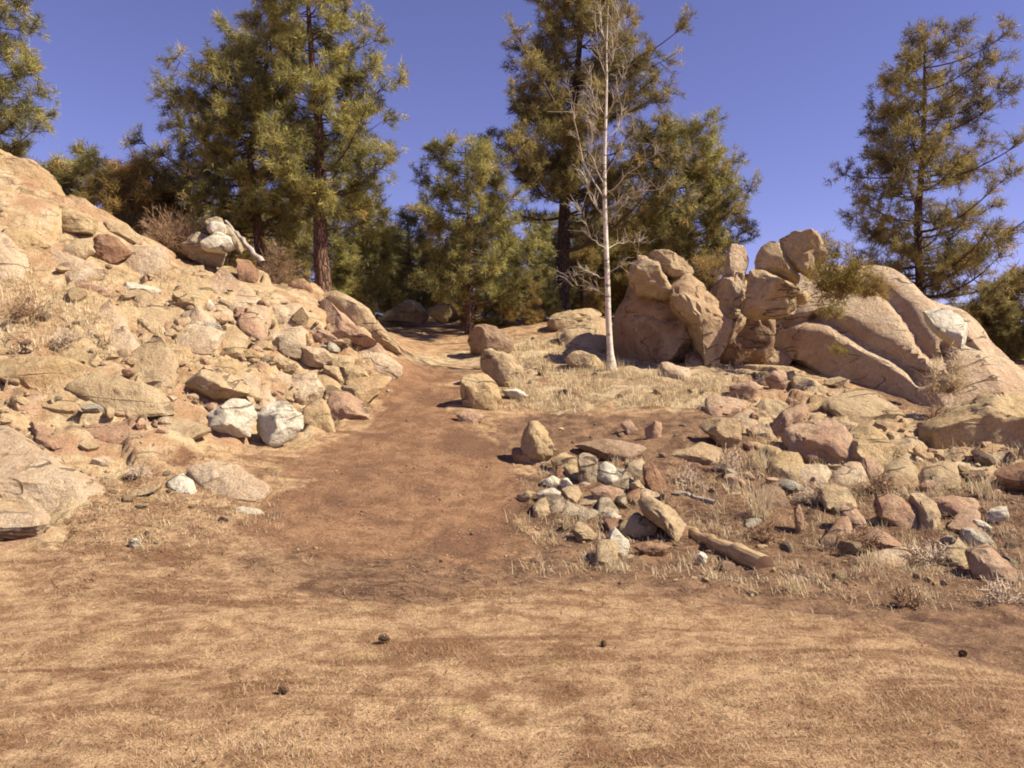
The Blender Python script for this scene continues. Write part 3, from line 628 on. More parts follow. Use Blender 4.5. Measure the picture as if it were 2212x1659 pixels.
rock('taller upright stone on the bare bank behind the pile', [(1395,928),(1412,914),(1429,914),(1426,959),(1400,960)], 'pink', f=.1, name='stone')
rock('flat pink stone lying alone on the path', [(983,893),(1014,889),(1048,904),(1028,919),(996,911)], 'pink', f=.5, name='stone')
rock('small reddish stone half under dry leaves by the lowest white stone', [(1372,1178),(1400,1172),(1440,1180),(1455,1196),(1420,1202),(1380,1196)], 'rust', f=.3, name='stone')
rock('single pale pebble between fallen log and stone pile', [(1504,1202),(1516,1194),(1528,1204),(1524,1220),(1508,1220)], 'white', f=0, name='stone')
rock('tan pebble at the top of the three little white stones', [(1117,1070),(1140,1060),(1158,1066),(1150,1082),(1124,1086)], 'buff', f=.2, name='stone')
# --- boulder knot at the path edge
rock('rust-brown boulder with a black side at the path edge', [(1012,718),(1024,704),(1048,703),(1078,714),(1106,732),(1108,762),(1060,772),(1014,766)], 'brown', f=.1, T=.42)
rock('round shaded boulder below the rust-brown one, pale on its sunny side', [(1042,768),(1060,757),(1080,759),(1106,772),(1127,799),(1127,832),(1092,838),(1066,822),(1044,797)], 'buff', f=.1, T=.4)
rock('tan flat-topped rock at the front of the path edge boulders', [(1002,819),(1022,812),(1046,812),(1069,834),(1076,856),(1081,879),(1040,888),(1002,881),(997,849)], 'gold', f=.1, T=.36)
rock('small pale stone half sunk in grass beside the flat-topped rock', [(1082,844),(1114,840),(1141,852),(1114,866)], 'white', f=.2, name='stone')
# --- rocks beyond the path
rock('humped tan rock beyond the shaded end of the path', [(812,690),(832,670),(862,651),(895,649),(922,672),(922,699),(870,694)], 'buff', d=23.5, T=.5, k=.2)
rock('pyramid-shaped cream rock next to the humped one beyond the path', [(920,676),(947,655),(972,665),(990,692),(951,698)], 'gold', d=23.2, T=.4, k=.1)
rock('low white rock ending the row beyond the path', [(986,684),(1014,676),(1037,690),(1014,698)], 'white', d=23.2, T=.3, k=.1)

# bedrock of the hillside: cracked slabs, each its own piece
USED = set()
def where(head, X, Y):
    q = sorted(MARKS, key=lambda m: math.hypot(m[0] - X, (m[1] - Y) * 1.5)); dx, dy = X - q[0][0], Y - q[0][1]
    rel = 'next to' if math.hypot(dx, dy) < 55 else ('above' if dy < -abs(dx) * .6 else 'below' if dy > abs(dx) * .6 else 'beside')
    opts = ['%s %s %s' % (head, rel, q[0][2])] + ['%s between %s and %s' % (head, q[0][2], q[i][2]) for i in (1, 2, 3)] + ['%s between %s and %s' % (head, q[1][2], q[2][2])]
    for o in opts:
        if o not in USED and len(o.split()) <= 16: break
    USED.add(o); return o
def voronoi_slabs(x0, x1, y0, y1, sx, sy, seed, cond, mats, T, phrase, group):
    rg = np.random.default_rng(seed); pts = []
    for j, Y in enumerate(np.arange(y0, y1, sy)):
        for X in np.arange(x0, x1, sx): pts.append((X + (j % 2) * sx * .5 + rg.uniform(-.36, .36) * sx, Y + rg.uniform(-.36, .36) * sy + (X - x0) * .0))
    for (X, Y) in pts:
        if not cond(X, Y): continue
        if any(((X - a) / 1.0) ** 2 + ((Y - b) * 1.3) ** 2 < r * r for a, b, r in TAKEN): continue
        poly = [(X - sx * 1.1, Y - sy * 1.1), (X + sx * 1.1, Y - sy * 1.1), (X + sx * 1.1, Y + sy * 1.1), (X - sx * 1.1, Y + sy * 1.1)]
        for (a, b) in pts:
            if (a, b) == (X, Y) or abs(a - X) > 2.6 * sx or abs(b - Y) > 2.6 * sy: continue
            mx, my, nx, ny = (X + a) / 2, (Y + b) / 2, a - X, b - Y; out = []
            for i in range(len(poly)):
                p, q = poly[i], poly[(i + 1) % len(poly)]; dp = (p[0] - mx) * nx + (p[1] - my) * ny; dq = (q[0] - mx) * nx + (q[1] - my) * ny
                if dp <= 0: out.append(p)
                if dp * dq < 0: t = dp / (dp - dq); out.append((p[0] + (q[0] - p[0]) * t, p[1] + (q[1] - p[1]) * t))
            poly = out
            if len(poly) < 3: break
        if len(poly) < 3: continue
        g_ = rg.uniform(.90, 1.04); poly = [(X + (a - X) * g_ + rg.normal() * 2, Y + (b - Y) * g_ + rg.normal() * 2 + (a - X) * .10) for a, b in poly]
        mt = mats[rg.integers(len(mats))]
        rock(where('%s %s' % ({'peach': 'peach', 'buff': 'buff', 'gold': 'ochre', 'pink': 'pinkish', 'white': 'pale', 'grey': 'greyish', 'rust': 'rusty', 'brown': 'brown'}[mt], phrase), X, Y), poly, mt, f=rg.uniform(.72, 1.0), T=T * rg.uniform(.7, 1.4), nf=8, sub=3, name='rock_slab', group=group, rough=1.1)
LCOL = ['buff', 'peach', 'light tan', 'ochre', 'grey', 'tan', 'white', 'pinkish']
MARKS = [(60,1000,'the big pale slab'),(350,935,'the smooth flat slab'),(570,910,'the two white stones'),(470,830,'the long tan ledge'),(260,850,'the dark-bellied boulder'),(770,820,'the egg-shaped cream boulder'),(430,700,'the pale tooth-shaped rock'),
         (180,620,'the ledge chain'),(60,530,'the dark cleft'),(60,400,'the crowning outcrop'),(780,700,'the long ridge slab'),(620,680,'the white lichen-pale rock'),(240,540,'the rust-stained boulder'),(480,1050,'the broad broken slab'),
         (1160,960,'the upright ochre boulder'),(1440,1130,'the largest pile boulder'),(1340,1180,'the lowest white stone'),(1410,1030,'the orange wedge stone'),(1550,940,'the pale squared block'),(1770,960,'the big pink boulder'),(1600,1190,'the fallen log'),
         (1950,1110,'the split boulder'),(2140,1220,'the white-topped pink block'),(2060,1090,'the pink wedge rock'),(1320,800,'the white-barked tree'),(1060,840,'the flat-topped path rock'),(2150,950,'the bulging tan boulder'),(1690,830,'the egg-shaped pair'),(1010,905,'the flat pink path stone'),(1200,1060,'the little white stones')]
def lh(X, Y):
    top = np.interp(X, [-60, 0, 130, 300, 450, 640, 860], [420, 440, 470, 545, 620, 655, 760]); bot = np.interp(X, [0, 200, 300, 450, 650, 800], [1080, 1020, 960, 920, 920, 860])
    return top + 8 < Y < bot
voronoi_slabs(-40, 660, 430, 960, 156, 72, 501, lambda X, Y: lh(X, Y) and not (X > 430 and Y > 660) and not (Y > 620 and Y < 760 and X < 190), ['peach', 'buff', 'gold', 'peach', 'peach'], .17, 'hillside bedrock slab', 'bedrock slabs of the hillside')
voronoi_slabs(-20, 470, 440, 640, 130, 56, 504, lambda X, Y: lh(X, Y) and Y < 470 + X * .42, ['peach', 'buff', 'peach'], .12, 'low upper-hillside ledge', 'low ledge blocks of the upper hillside')
voronoi_slabs(430, 850, 640, 930, 84, 48, 502, lambda X, Y: lh(X, Y) and X < 790 - max(0, 800 - Y) * -.2, ['peach', 'buff', 'gold', 'peach', 'buff', 'peach'], .2, 'angular slope block', 'angular blocks packed into the slope')
voronoi_slabs(1580, 2230, 800, 1040, 62, 36, 503, lambda X, Y: 800 + max(0, X - 1690) * .36 < Y < 1035 and X > 1560 + max(0, Y - 900) * .9, ['peach', 'pink', 'buff', 'pink', 'gold'], .18, 'packed bank block', 'blocks packed into the rocky bank')
voronoi_slabs(1570, 2230, 1045, 1300, 74, 42, 506, lambda X, Y: Y < 1250 + max(0, X - 1650) * .1 and not (X < 1725 and Y > 1105) and Y < 1215 and (int(X * 13 + Y * 3) % 10) < 2, ['pink', 'peach', 'brown', 'buff'], .11, 'half-sunk bank block', 'half-sunk blocks of the weedy bank')
voronoi_slabs(1110, 1560, 740, 885, 60, 30, 507, lambda X, Y: X > 1165 and not (1270 < X < 1370 and Y < 830) and (int(X * 11 + Y * 5) % 10) < 3, ['brown', 'buff', 'peach'], .13, 'half-buried terrace stone', 'half-buried stones of the dry terrace')
PILE = [(1115,965),(1260,962),(1420,1000),(1500,1150),(1440,1195),(1330,1200),(1230,1165),(1150,1095)]
voronoi_slabs(1100, 1500, 950, 1200, 46, 33, 505, lambda X, Y: bool(inpoly(np.array([X]), np.array([Y]), PILE)[0]) and (int(X * 7 + Y) % 10) < 7, ['buff', 'gold', 'peach', 'grey', 'rust'], .13, 'cobble of the pile', 'cobbles of the stone pile')
# small loose stones: a few shapes, many copies
def loose(variant, mat):
    v, fc = ICO[2]; v = v.copy(); rg = np.random.default_rng(900 + variant)
    v *= np.array([1, rg.uniform(.6, .9), rg.uniform(.5, .8)])
    for i in range(9):
        m = rg.normal(size=3); m /= np.linalg.norm(m); pr = v @ m; v -= np.outer(np.maximum(0, pr - pr.max() * rg.uniform(.55, .85)), m)
    v *= (1 + .12 * fbm(v * 1.7 + variant * 9, 3, variant))[:, None]
    me = mesh_np('loose_stone', v, fc, smooth=True); me.set_sharp_from_angle(angle=math.radians(30)); me.materials.append(M[mat]); return me
LOOSE = [loose(i, m) for i, m in enumerate(['buff', 'peach', 'peach', 'gold', 'grey', 'buff', 'white', 'pink'])]
def spot(rg, xr, yr, cond):
    while True:
        X, Y = rg.uniform(*xr), rg.uniform(*yr)
        if cond(X, Y):
            d = hit(X, Y)
            if d < 20: return X, Y, (X - WPX / 2) / F * d, d
def scatter(num, xr, yr, smin, smax, what, group, cond, seed, sink=.25):
    rg = np.random.default_rng(seed)
    for c in range(num):
        X, Y, x, d = spot(rg, xr, yr, cond)
        z = H(x, d)[0][0]; s = smin + (smax - smin) * rg.random() ** 2.2; vi = rg.integers(len(LOOSE))
        o = bpy.data.objects.new('stone', LOOSE[vi]); COL.objects.link(o)
        o.location = (x, d, z + s * sink); o.scale = (s, s * rg.uniform(.7, 1.1), s * rg.uniform(.7, 1.1)); o.rotation_euler = (rg.uniform(-.4, .4), rg.uniform(-.4, .4), rg.uniform(0, 6.28))
        tag(o, where('%s %s' % (LCOL[vi], what), X, Y), 'stone', group)
def rubble(name, num, xr, yr, smin, smax, cond, seed, mat):
    """countless small stones, one mesh"""
    rg = np.random.default_rng(seed); vs, fs, off = [], [], 0
    P = np.array([spot(rg, xr, yr, cond)[2:] for i in range(num)]); z = H(P[:, 0], P[:, 1])[0]
    for i in range(num):
        me = LOOSE[rg.integers(len(LOOSE))]; v = LV[me.name].copy(); s = smin + (smax - smin) * rg.random() ** 2.5
        a = rg.uniform(0, 6.28); ca, sa = math.cos(a), math.sin(a); v = v * [1, rg.uniform(.6, 1), rg.uniform(.6, 1)] * s
        tl = rg.uniform(-.5, .5); v = np.stack([v[:, 0], v[:, 1] - tl * v[:, 2], v[:, 2] + tl * v[:, 1]], 1)
        v = np.stack([ca * v[:, 0] - sa * v[:, 1], sa * v[:, 0] + ca * v[:, 1], v[:, 2]], 1) + [P[i, 0], P[i, 1], z[i] + s * .2]
        vs.append(v); fs.append(ICO[2][1] + off); off += len(v)
    me = mesh_np(name, np.concatenate(vs), np.concatenate(fs), smooth=True); me.set_sharp_from_angle(angle=math.radians(30))
    tag(link(name, me, M[mat]), kind='stuff')
LV = {me.name: np.array([q.co[:] for q in me.vertices]) for me in LOOSE}
def lhill(X, Y):
    top = np.interp(X, [0, 130, 300, 450, 640, 860], [430, 470, 530, 610, 650, 760]); bot = np.interp(X, [0, 200, 300, 450, 650, 800], [1080, 1080, 990, 940, 930, 860])
    return top + 15 < Y < bot
def rbank(X, Y): return Y > 800 + max(0, X - 1650) * .3
scatter(26, (0, 850), (430, 1060), .08, .26, 'loose hillside stone', 'loose stones on the hillside', lhill, 5)
scatter(30, (440, 800), (660, 900), .09, .24, 'slope rubble stone', 'rubble stones above the white stones', lhill, 6)
scatter(16, (200, 620), (990, 1180), .03, .08, 'small stone in the litter', 'small stones in the litter at the hill foot', lambda X, Y: True, 8)
scatter(34, (1120, 1560), (900, 1230), .04, .11, 'small stone of the pile', 'small stones around the stone pile', lambda X, Y: X > 1120 + max(0, (Y - 1000)) * .15, 9)
scatter(44, (1560, 2212), (830, 1260), .06, .18, 'stone among weeds', 'small stones on the rocky bank', rbank, 10)
scatter(22, (1110, 1560), (730, 890), .07, .17, 'half-hidden terrace stone', 'stones in the terrace grass', lambda X, Y: not (1290 < X < 1345 and Y < 800), 11)
scatter(10, (800, 1080), (830, 1180), .02, .045, 'pebble on the dirt path', 'pebbles on the dirt path', lambda X, Y: True, 12)
def lrub(X, Y): return lhill(X, Y) and (Y > 600 + max(0, 420 - X) * .42 or (X * 7 + Y * 3) % 11 < 2)
rubble('hillside_rubble', 240, (0, 850), (430, 1060), .03, .20, lrub, 15, 'buff')
rubble('hillside_pink_rubble', 150, (250, 850), (560, 1000), .03, .17, lhill, 16, 'pink')
rubble('hillside_pale_rubble', 110, (0, 850), (430, 1060), .03, .14, lrub, 17, 'peach')
rubble('bank_rubble', 260, (1560, 2230), (800, 1060), .03, .16, rbank, 18, 'pink')
rubble('bank_gravel', 260, (1120, 2212), (900, 1290), .015, .06, rbank, 19, 'buff')
rubble('path_gravel', 420, (640, 1120), (820, 1220), .006, .028, lambda X, Y: True, 20, 'buff')

# ---------------------------------------------------------------- tubes, needles, blades
def tube(path, rad, sides=6, cap=True):
    path = np.asarray(path, float); rad = np.asarray(rad, float); m = len(path)
    tg = np.gradient(path, axis=0); tg /= np.linalg.norm(tg, axis=1, keepdims=True) + 1e-9
    ref = np.where(np.abs(tg[:, 2:3]) > .9, np.array([[1., 0, 0]]), np.array([[0, 0, 1.]]))
    a = np.cross(tg, ref); a /= np.linalg.norm(a, axis=1, keepdims=True) + 1e-9; b = np.cross(tg, a)
    th = np.arange(sides) / sides * 2 * np.pi
    v = (path[:, None] + rad[:, None, None] * (a[:, None] * np.cos(th)[None, :, None] + b[:, None] * np.sin(th)[None, :, None])).reshape(-1, 3)
    i = (np.arange(m - 1)[:, None] * sides); j = np.arange(sides); j2 = (j + 1) % sides
    f = np.stack([i + j, i + j2, i + sides + j2, i + sides + j], -1).reshape(-1, 4)
    return v, f
class Bag:
    def __init__(s): s.v = []; s.q = []; s.n = 0; s.t = []
    def add(s, v, f, tint=None):
        s.v.append(v); s.q.append(f + s.n); s.n += len(v)
        if tint is not None: s.t.append(np.full(len(f), tint) if np.isscalar(tint) else tint)
    def mesh(s, name, smooth=True):
        if not s.v: return None
        return mesh_np(name, np.concatenate(s.v), np.concatenate(s.q), np.concatenate(s.t) if s.t else None, smooth)
def sticks(starts, ends, r0, r1, tint, bag, bend=None):
    """many thin three-sided twigs at once"""
    st, en = np.asarray(starts), np.asarray(ends)
    d = en - st; L = np.linalg.norm(d, axis=1, keepdims=True) + 1e-9; t = d / L
    ref = np.where(np.abs(t[:, 2:3]) > .9, np.array([[1., 0, 0]]), np.array([[0, 0, 1.]]))
    a = np.cross(t, ref); a /= np.linalg.norm(a, axis=1, keepdims=True) + 1e-9; b = np.cross(t, a)
    r0 = np.broadcast_to(np.asarray(r0, float).reshape(-1, 1), (len(st), 1)); r1 = np.broadcast_to(np.asarray(r1, float).reshape(-1, 1), (len(st), 1))
    vs = []
    for base, r in ((st, r0), (en, r1)):
        for th in (0, 2.094, 4.189): vs.append(base + r * (a * math.cos(th) + b * math.sin(th)))
    v = np.stack(vs, 1).reshape(-1, 3); i = np.arange(len(st))[:, None] * 6
    f = np.concatenate([i + np.array([[0, 1, 4, 3]]), i + np.array([[1, 2, 5, 4]]), i + np.array([[2, 0, 3, 5]])], 1).reshape(-1, 4)
    bag.add(v, f, np.repeat(np.broadcast_to(tint, (len(st),)), 3))
def unit(a): return a / (np.linalg.norm(a, axis=1, keepdims=True) + 1e-9)
def tufts(c, ax, size, nn, rg, width=.0105, spread=1.0, tone=None):
    """bursts of needles: one slim triangle per needle"""
    m = len(c)
    d = unit(np.repeat(unit(ax), nn, 0) * .75 + unit(rg.normal(size=(m * nn, 3))) * spread)
    L = np.repeat(size, nn) * rg.uniform(.7, 1.15, m * nn)
    base = np.repeat(c, nn, 0) + rg.normal(size=(m * nn, 3)) * (np.repeat(size, nn) * .26)[:, None]
    s = unit(np.cross(d, unit(rg.normal(size=(m * nn, 3)))))
    wv = s * (width * (L / .17))[:, None]
    tip = base + d * L[:, None]; tip[:, 2] -= L * .05
    v = np.stack([base - wv * .8, base + wv * .8, tip + wv * .25], 1).reshape(-1, 3)
    i = np.arange(m * nn)[:, None] * 3
    f = i + np.array([[0, 1, 2]])
    tn = np.repeat(rg.uniform(.15, .85, m) if tone is None else tone, nn) + rg.normal(size=m * nn) * .12
    return v, f, np.clip(tn, 0, 1)

def build_pine(trunk, rtrunk, ext, zspan, nbr, rg, mats, size=.17, nn=26, twig_gap=.2, up=.22, sparse=0.0, dead=None, brown=.03):
    """trunk: points; ext(z, az) -> reach of a branch; returns trunk, branches, crown meshes (coordinates relative to trunk[0])"""
    trunk = np.asarray(trunk, float); o = trunk[0].copy(); trunk = trunk - o
    hts = trunk[:, 2]
    zz = np.linspace(0, hts[-1], 26)
    tp = np.stack([np.interp(zz, hts, trunk[:, 0]), np.interp(zz, hts, trunk[:, 1]), zz], 1)
    tp[1:-1, :2] += np.cumsum(rg.normal(size=(24, 2)) * .012, 0) * np.linspace(1, .4, 24)[:, None]
    rr = rtrunk * (1 - .88 * (zz / zz[-1]) ** .9); rr[0] *= 1.35; rr[1] *= 1.1
    v, f = tube(tp, rr, 10); v += unit(v - np.repeat(tp, 10, 0)) * (fbm(v * np.array([6, 6, 2.5]) + 3, 3, 5) * .12)[:, None] * np.repeat(rr, 10)[:, None]
    tm = mesh_np('trunk', v, f, smooth=True)
    wood = Bag(); TC, TA, TS = [], [], []
    az = rg.uniform(0, 6.28)
    zs = zspan[0] + (zspan[1] - zspan[0]) * (np.arange(nbr) + rg.uniform(0, 1, nbr)) / nbr
    for z in zs:
        az += 2.4 + rg.normal() * .35
        L = ext(z, az) * (rg.uniform(.5, 1.0) if rg.random() > .12 else rg.uniform(.25, .55)) * (.88 + .20 * math.sin(z * 3.1 + az * 1.3 + nbr))
        if L < .12: continue
        if rg.random() < sparse: continue
        dr = np.array([math.cos(az), math.sin(az), 0])
        drop = up * L * rg.uniform(.3, 2.0)
        zb = min(max(z - drop, .05), hts[-1] - .02)
        st = np.array([np.interp(zb, zz, tp[:, 0]), np.interp(zb, zz, tp[:, 1]), zb])
        K = 7; t = np.linspace(0, 1, K)
        side = np.array([-dr[1], dr[0], 0])
        pth = st + dr * (L * t)[:, None] + np.array([0, 0, 1]) * ((z - zb) * (t ** 1.6) - .05 * L * np.sin(t * 3.1))[:, None] + side * (np.sin(t * 3 + rg.uniform(0, 6)) * .06 * L * t)[:, None]
        r0 = max(.008, min(.016 + .016 * L, rtrunk * .5) * (1 - .5 * z / hts[-1]))
        v, f = tube(pth, r0 * (1 - .82 * t), 5); wood.add(v, f, rg.uniform(.1, .5))
        if L < 1.0 and rg.random() < .15: continue
        cl = [1.0] + ([.70 + rg.normal() * .05] if L > .7 else []) + ([.45 + rg.normal() * .06] if L > 1.3 else []) + ([.25] if L > 2.2 else [])
        for tt0 in cl:
            for rep in range(int(rg.integers(6, 10) * (.2 / twig_gap))):
                tt = float(np.clip(tt0 + rg.normal() * .05, .1, 1)); p = np.array([np.interp(tt, t, pth[:, q]) for q in range(3)])
                d = unit((dr * .55 + rg.normal(size=3) * .75 + [0, 0, .42])[None])[0]
                tl = rg.uniform(.12, .40) * (.75 + .25 * min(L, 2))
                e = p + d * tl
                wood.add(*_stick(p, e, r0 * .3 + .003, .003), np.full(3, rg.uniform(.1, .5)))
                TC.append(e); TA.append(d + [0, 0, .35]); TS.append(size * rg.uniform(.8, 1.2))
                if tl > .26: TC.append(p + d * tl * .55); TA.append(d + [0, 0, .35]); TS.append(size * rg.uniform(.7, 1.05))
        TC.append(pth[-1]); TA.append(dr + [0, 0, .6]); TS.append(size * 1.15)
    if dead:
        for (z, az, L) in dead:
            dr = np.array([math.cos(az), math.sin(az), rg.uniform(-.1, .35)]); st = np.array([np.interp(z, zz, tp[:, 0]), np.interp(z, zz, tp[:, 1]), z])
            t = np.linspace(0, 1, 6); pth = st + dr * (L * t)[:, None] + rg.normal(size=(6, 3)) * .03 * L * t[:, None]
            v, f = tube(pth, (.012 + .012 * L) * (1 - .8 * t), 5); wood.add(v, f, .3)
            for q in range(int(L * 5)):
                p = pth[rg.integers(2, 6)]; wood.add(*_stick(p, p + rg.normal(size=3) * .2 * min(L, 1.2), .005, .002), np.full(3, .3))
    c = np.array(TC); a = np.array(TA); s = np.array(TS)
    tone = np.clip(.46 + .55 * fbm(c * 1.6 + 11, 2, 8) + rg.normal(size=len(c)) * .2, 0, 1)
    tone = np.where(rg.random(len(c)) < brown, 1.0, tone * .88)
    v, f, tn = tufts(c, a, s, nn, rg, tone=tone)
    return o, tm, wood.mesh('branches'), mesh_np('crown', v, f, tn)
def _stick(a, b, r0, r1):
    d = b - a; d = d / (np.linalg.norm(d) + 1e-9); ref = np.array([1., 0, 0]) if abs(d[2]) > .9 else np.array([0, 0, 1.])
    u = np.cross(d, ref); u /= np.linalg.norm(u) + 1e-9; wv = np.cross(d, u); vs = []
    for base, r in ((a, r0), (b, r1)):
        for th in (0, 2.094, 4.189): vs.append(base + r * (u * math.cos(th) + wv * math.sin(th)))
    return np.array(vs), np.array([[0, 1, 4, 3], [1, 2, 5, 4], [2, 0, 3, 5]])
def pine_thing(label, parts, mats, group=None, cat='pine tree', name='pine_tree'):
    o, tm, bm_, cm = parts
    r = tag(empty(name, o), label, cat, group)
    link('trunk', tm, M[mats[0]], r)
    b = link('branches', bm_, M['limbwood'], r); tag(b, kind='stuff')
    cobj = link('crown', cm, M[mats[1]], r); tag(cobj, kind='stuff')
    return r
def survey_pine(label, d, trunk, prof, rt, nbr, seed, mats=('bark', 'needle'), **kw):
    rg = np.random.default_rng(seed)
    tp = np.array([unp(X, Y, d) for X, Y in trunk]); tp[:, 1] += np.linspace(0, .25, len(tp)) * rg.uniform(-1, 1)
    gz = H(tp[0, 0], d)[0][0]
    if tp[0, 2] > gz: tp = np.concatenate([[[tp[0, 0], d, gz - .1]], tp])
    prof = sorted(prof, key=lambda q: -q[0])
    zs = np.array([EYE - (q[0] - HOR) / F * d for q in prof]) - tp[0, 2]
    xl = np.array([unp(q[1], 0, d)[0] for q in prof]); xr = np.array([unp(q[2], 0, d)[0] for q in prof])
    hz = tp[:, 2] - tp[0, 2]
    def ext(z, az):
        tx = np.interp(z, hz, tp[:, 0]); l = max(0, tx - np.interp(z, zs, xl)); r = max(0, np.interp(z, zs, xr) - tx)
        c, s = math.cos(az), abs(math.sin(az)); q = r if c > 0 else l
        return abs(c) ** 1.2 * q / max(abs(c), .75) + s ** 1.5 * (l + r) / 2 * .85 if abs(c) < .75 else q
    return pine_thing(label, build_pine(tp, rt, ext, (zs[0], zs[-1]), nbr, rg, mats, **kw), mats)

# --- the pines that can be told apart
survey_pine('tall pine with a bare lower trunk standing on the hillside ridge', 18.2, [(697,640),(690,520),(689,400),(683,280),(668,150),(660,20),(655,-110)],
    [(470,655,800),(420,600,835),(360,560,835),(300,560,838),(240,570,842),(150,590,842),(80,585,825),(20,560,800),(-40,560,775),(-110,640,670)], .20, 122, 21,
    size=.17, nn=32, dead=[(1.3,3.3,.9),(1.9,.3,1.0),(2.3,2.6,.8),(2.0,4.4,1.2),(2.7,0,.9)])
survey_pine('broad spreading pine leaning beside the tall ridge pine', 19.3, [(582,615),(562,520),(545,420),(545,330),(566,200),(590,90),(600,40)],
    [(500,470,660),(440,380,660),(390,330,640),(340,305,640),(290,300,650),(240,310,660),(190,345,670),(140,400,670),(90,440,670),(45,470,640)], .17, 118, 22,
    size=.17, nn=32, dead=[(1.2,3.0,.8),(1.6,.3,.7),(.9,2.2,.6)])
survey_pine('pine crown at the picture edge behind the crowning outcrop', 19.0, [(-45,470),(-45,300),(-40,100),(-40,-80)],
    [(380,-150,100),(330,-160,112),(290,-160,100),(255,-150,100),(215,-140,85),(185,-140,112),(160,-140,128),(130,-130,95),(90,-120,60),(40,-110,70),(-20,-100,50),(-80,-60,-10)], .17, 78, 23, size=.17, nn=32)
survey_pine('tallest darkest pine, behind the white-barked tree', 23.6, [(1212,705),(1217,560),(1222,430),(1232,300),(1248,150),(1258,20),(1262,-150)],
    [(420,1090,1490),(370,1060,1500),(320,1055,1520),(265,1075,1535),(215,1058,1500),(170,1078,1505),(130,1090,1450),(100,1085,1425),(60,1105,1400),(20,1125,1395),(-60,1150,1380),(-150,1235,1290)], .24, 165, 24,
    mats=('bark_dark', 'needle_dark'), size=.185, nn=32, dead=[(1.9,.2,1.2),(2.3,3.4,1.4),(2.7,.3,1.3),(1.4,2.9,.8)], up=.28)
survey_pine('bushy pine filling the gap beside the tallest pine, nearer the path', 21.2, [(1015,690),(1015,600),(1012,480),(1010,380),(1005,322)],
    [(650,900,1130),(600,890,1150),(560,900,1180),(510,905,1170),(460,910,1150),(420,905,1130),(380,900,1130),(345,905,1080),(318,955,1040)], .13, 85, 25, size=.17, nn=32)
survey_pine('wide low pine behind the spire with golden sunlit needles', 23.0, [(1496,640),(1494,540),(1488,440),(1480,340),(1478,270)],
    [(560,1375,1600),(520,1330,1605),(470,1320,1600),(430,1330,1608),(380,1330,1622),(340,1340,1600),(300,1360,1560),(268,1430,1520)], .13, 105, 26, size=.17, nn=32, brown=.12)
survey_pine('lone open-crowned pine standing behind the big slanting outcrop', 21.5, [(1990,700),(1990,600),(1988,480),(1996,350),(2002,200),(2003,66)],
    [(640,1905,2190),(590,1880,2210),(545,1800,2215),(510,1850,2215),(470,1830,2220),(440,1812,2225),(400,1850,2230),(350,1812,2225),(320,1808,2200),(280,1870,2215),(240,1875,2230),(205,1872,2200),(170,1925,2160),(110,1948,2130),(80,1958,2075),(58,1975,2035)], .17, 112, 27,
    mats=('bark_dark', 'needle_dark'), size=.175, nn=30, sparse=.06, dead=[(1.0,0,1.4),(1.5,.2,1.6),(1.2,3.3,1.1),(2.0,3.0,1.0)], up=.3)
survey_pine('slim young pine between the ridge pines and the path end', 22.5, [(790,690),(790,560),(785,400)],
    [(660,725,860),(600,715,870),(540,725,860),(480,740,850),(430,755,830),(385,778,802)], .08, 70, 29, size=.17, nn=26)
survey_pine('short bushy pine right behind the shaded end of the path', 25.5, [(885,690),(884,600),(880,455)],
    [(670,820,950),(610,815,955),(550,830,945),(500,845,925),(455,872,890)], .08, 60, 30, size=.17, nn=26, mats=('bark', 'needle'))

# --- smaller evergreens of the thicket: three forms, copied
def small_form(seed, h, wd, mats, nbr):
    rg = np.random.default_rng(seed)
    def ext(z, az): 
        t = z / h; return wd * (min(1, .55 + t * 2.0)) * (1 - t) ** .75 * (1 + .25 * math.sin(az * 2 + seed))
    return build_pine([(0, 0, 0), (.03, 0, h * .5), (0, 0, h)], .05 + h * .012, ext, (h * .06, h), nbr, rg, mats, size=.18, nn=26, twig_gap=.17)
FORMS = [small_form(41, 3.2, 1.15, ('bark', 'needle'), 62), small_form(42, 2.6, 1.3, ('bark', 'juniper'), 60), small_form(43, 3.8, 1.2, ('bark_dark', 'needle_dark'), 66)]
FM = [('bark', 'needle'), ('bark', 'juniper'), ('bark_dark', 'needle_dark')]
PROTO = [None] * 3
def small_tree(form, X, Yb, d, hpx, label, group, name='young_pine', cat='young pine', fat=1.0):
    x = (X - WPX / 2) / F * d; z = H(x, d)[0][0] - .05
    top = EYE - (Yb - hpx - HOR) / F * d
    hh = [3.2, 2.6, 3.8][form]; sz = max(.3, (top - z) / hh)
    if PROTO[form] is None:
        r = PROTO[form] = pine_thing(label, FORMS[form], FM[form], group, cat, name)
    else:
        src = PROTO[form]; r = src.copy(); COL.objects.link(r); r.name = name
        for ch in list(src.children):
            q = ch.copy(); COL.objects.link(q); q.parent = r
        tag(r, label, cat, group)
    r.location = (x, d, z); wv = sz * fat; r.scale = (wv, wv, sz); r.rotation_euler = (0, 0, rng.uniform(0, 6.28))
    return r
small_tree(0, 190, 475, 19.5, 165, 'green young pine on the skyline beside the picture-edge pine', None)
small_tree(1, 125, 460, 20, 110, 'low dark juniper touching the crowning outcrop', None, 'juniper', 'juniper')
small_tree(1, 262, 500, 18.2, 150, 'orange-green juniper in front of the bare brown shrub', None, 'juniper', 'juniper', 1.1)
small_tree(1, 330, 520, 20.2, 180, 'bushy brownish juniper at the edge of the broad spreading pine', None, 'juniper', 'juniper', 1.1)
small_tree(2, 430, 560, 23, 150, 'dark young pine behind the white stack on the ridge', None)
small_tree(1, 500, 580, 22, 130, 'brownish juniper under the broad spreading pine', None, 'juniper', 'juniper', 1.2)
small_tree(2, 640, 620, 21.5, 190, 'dark young pine between the two ridge pine trunks', None)
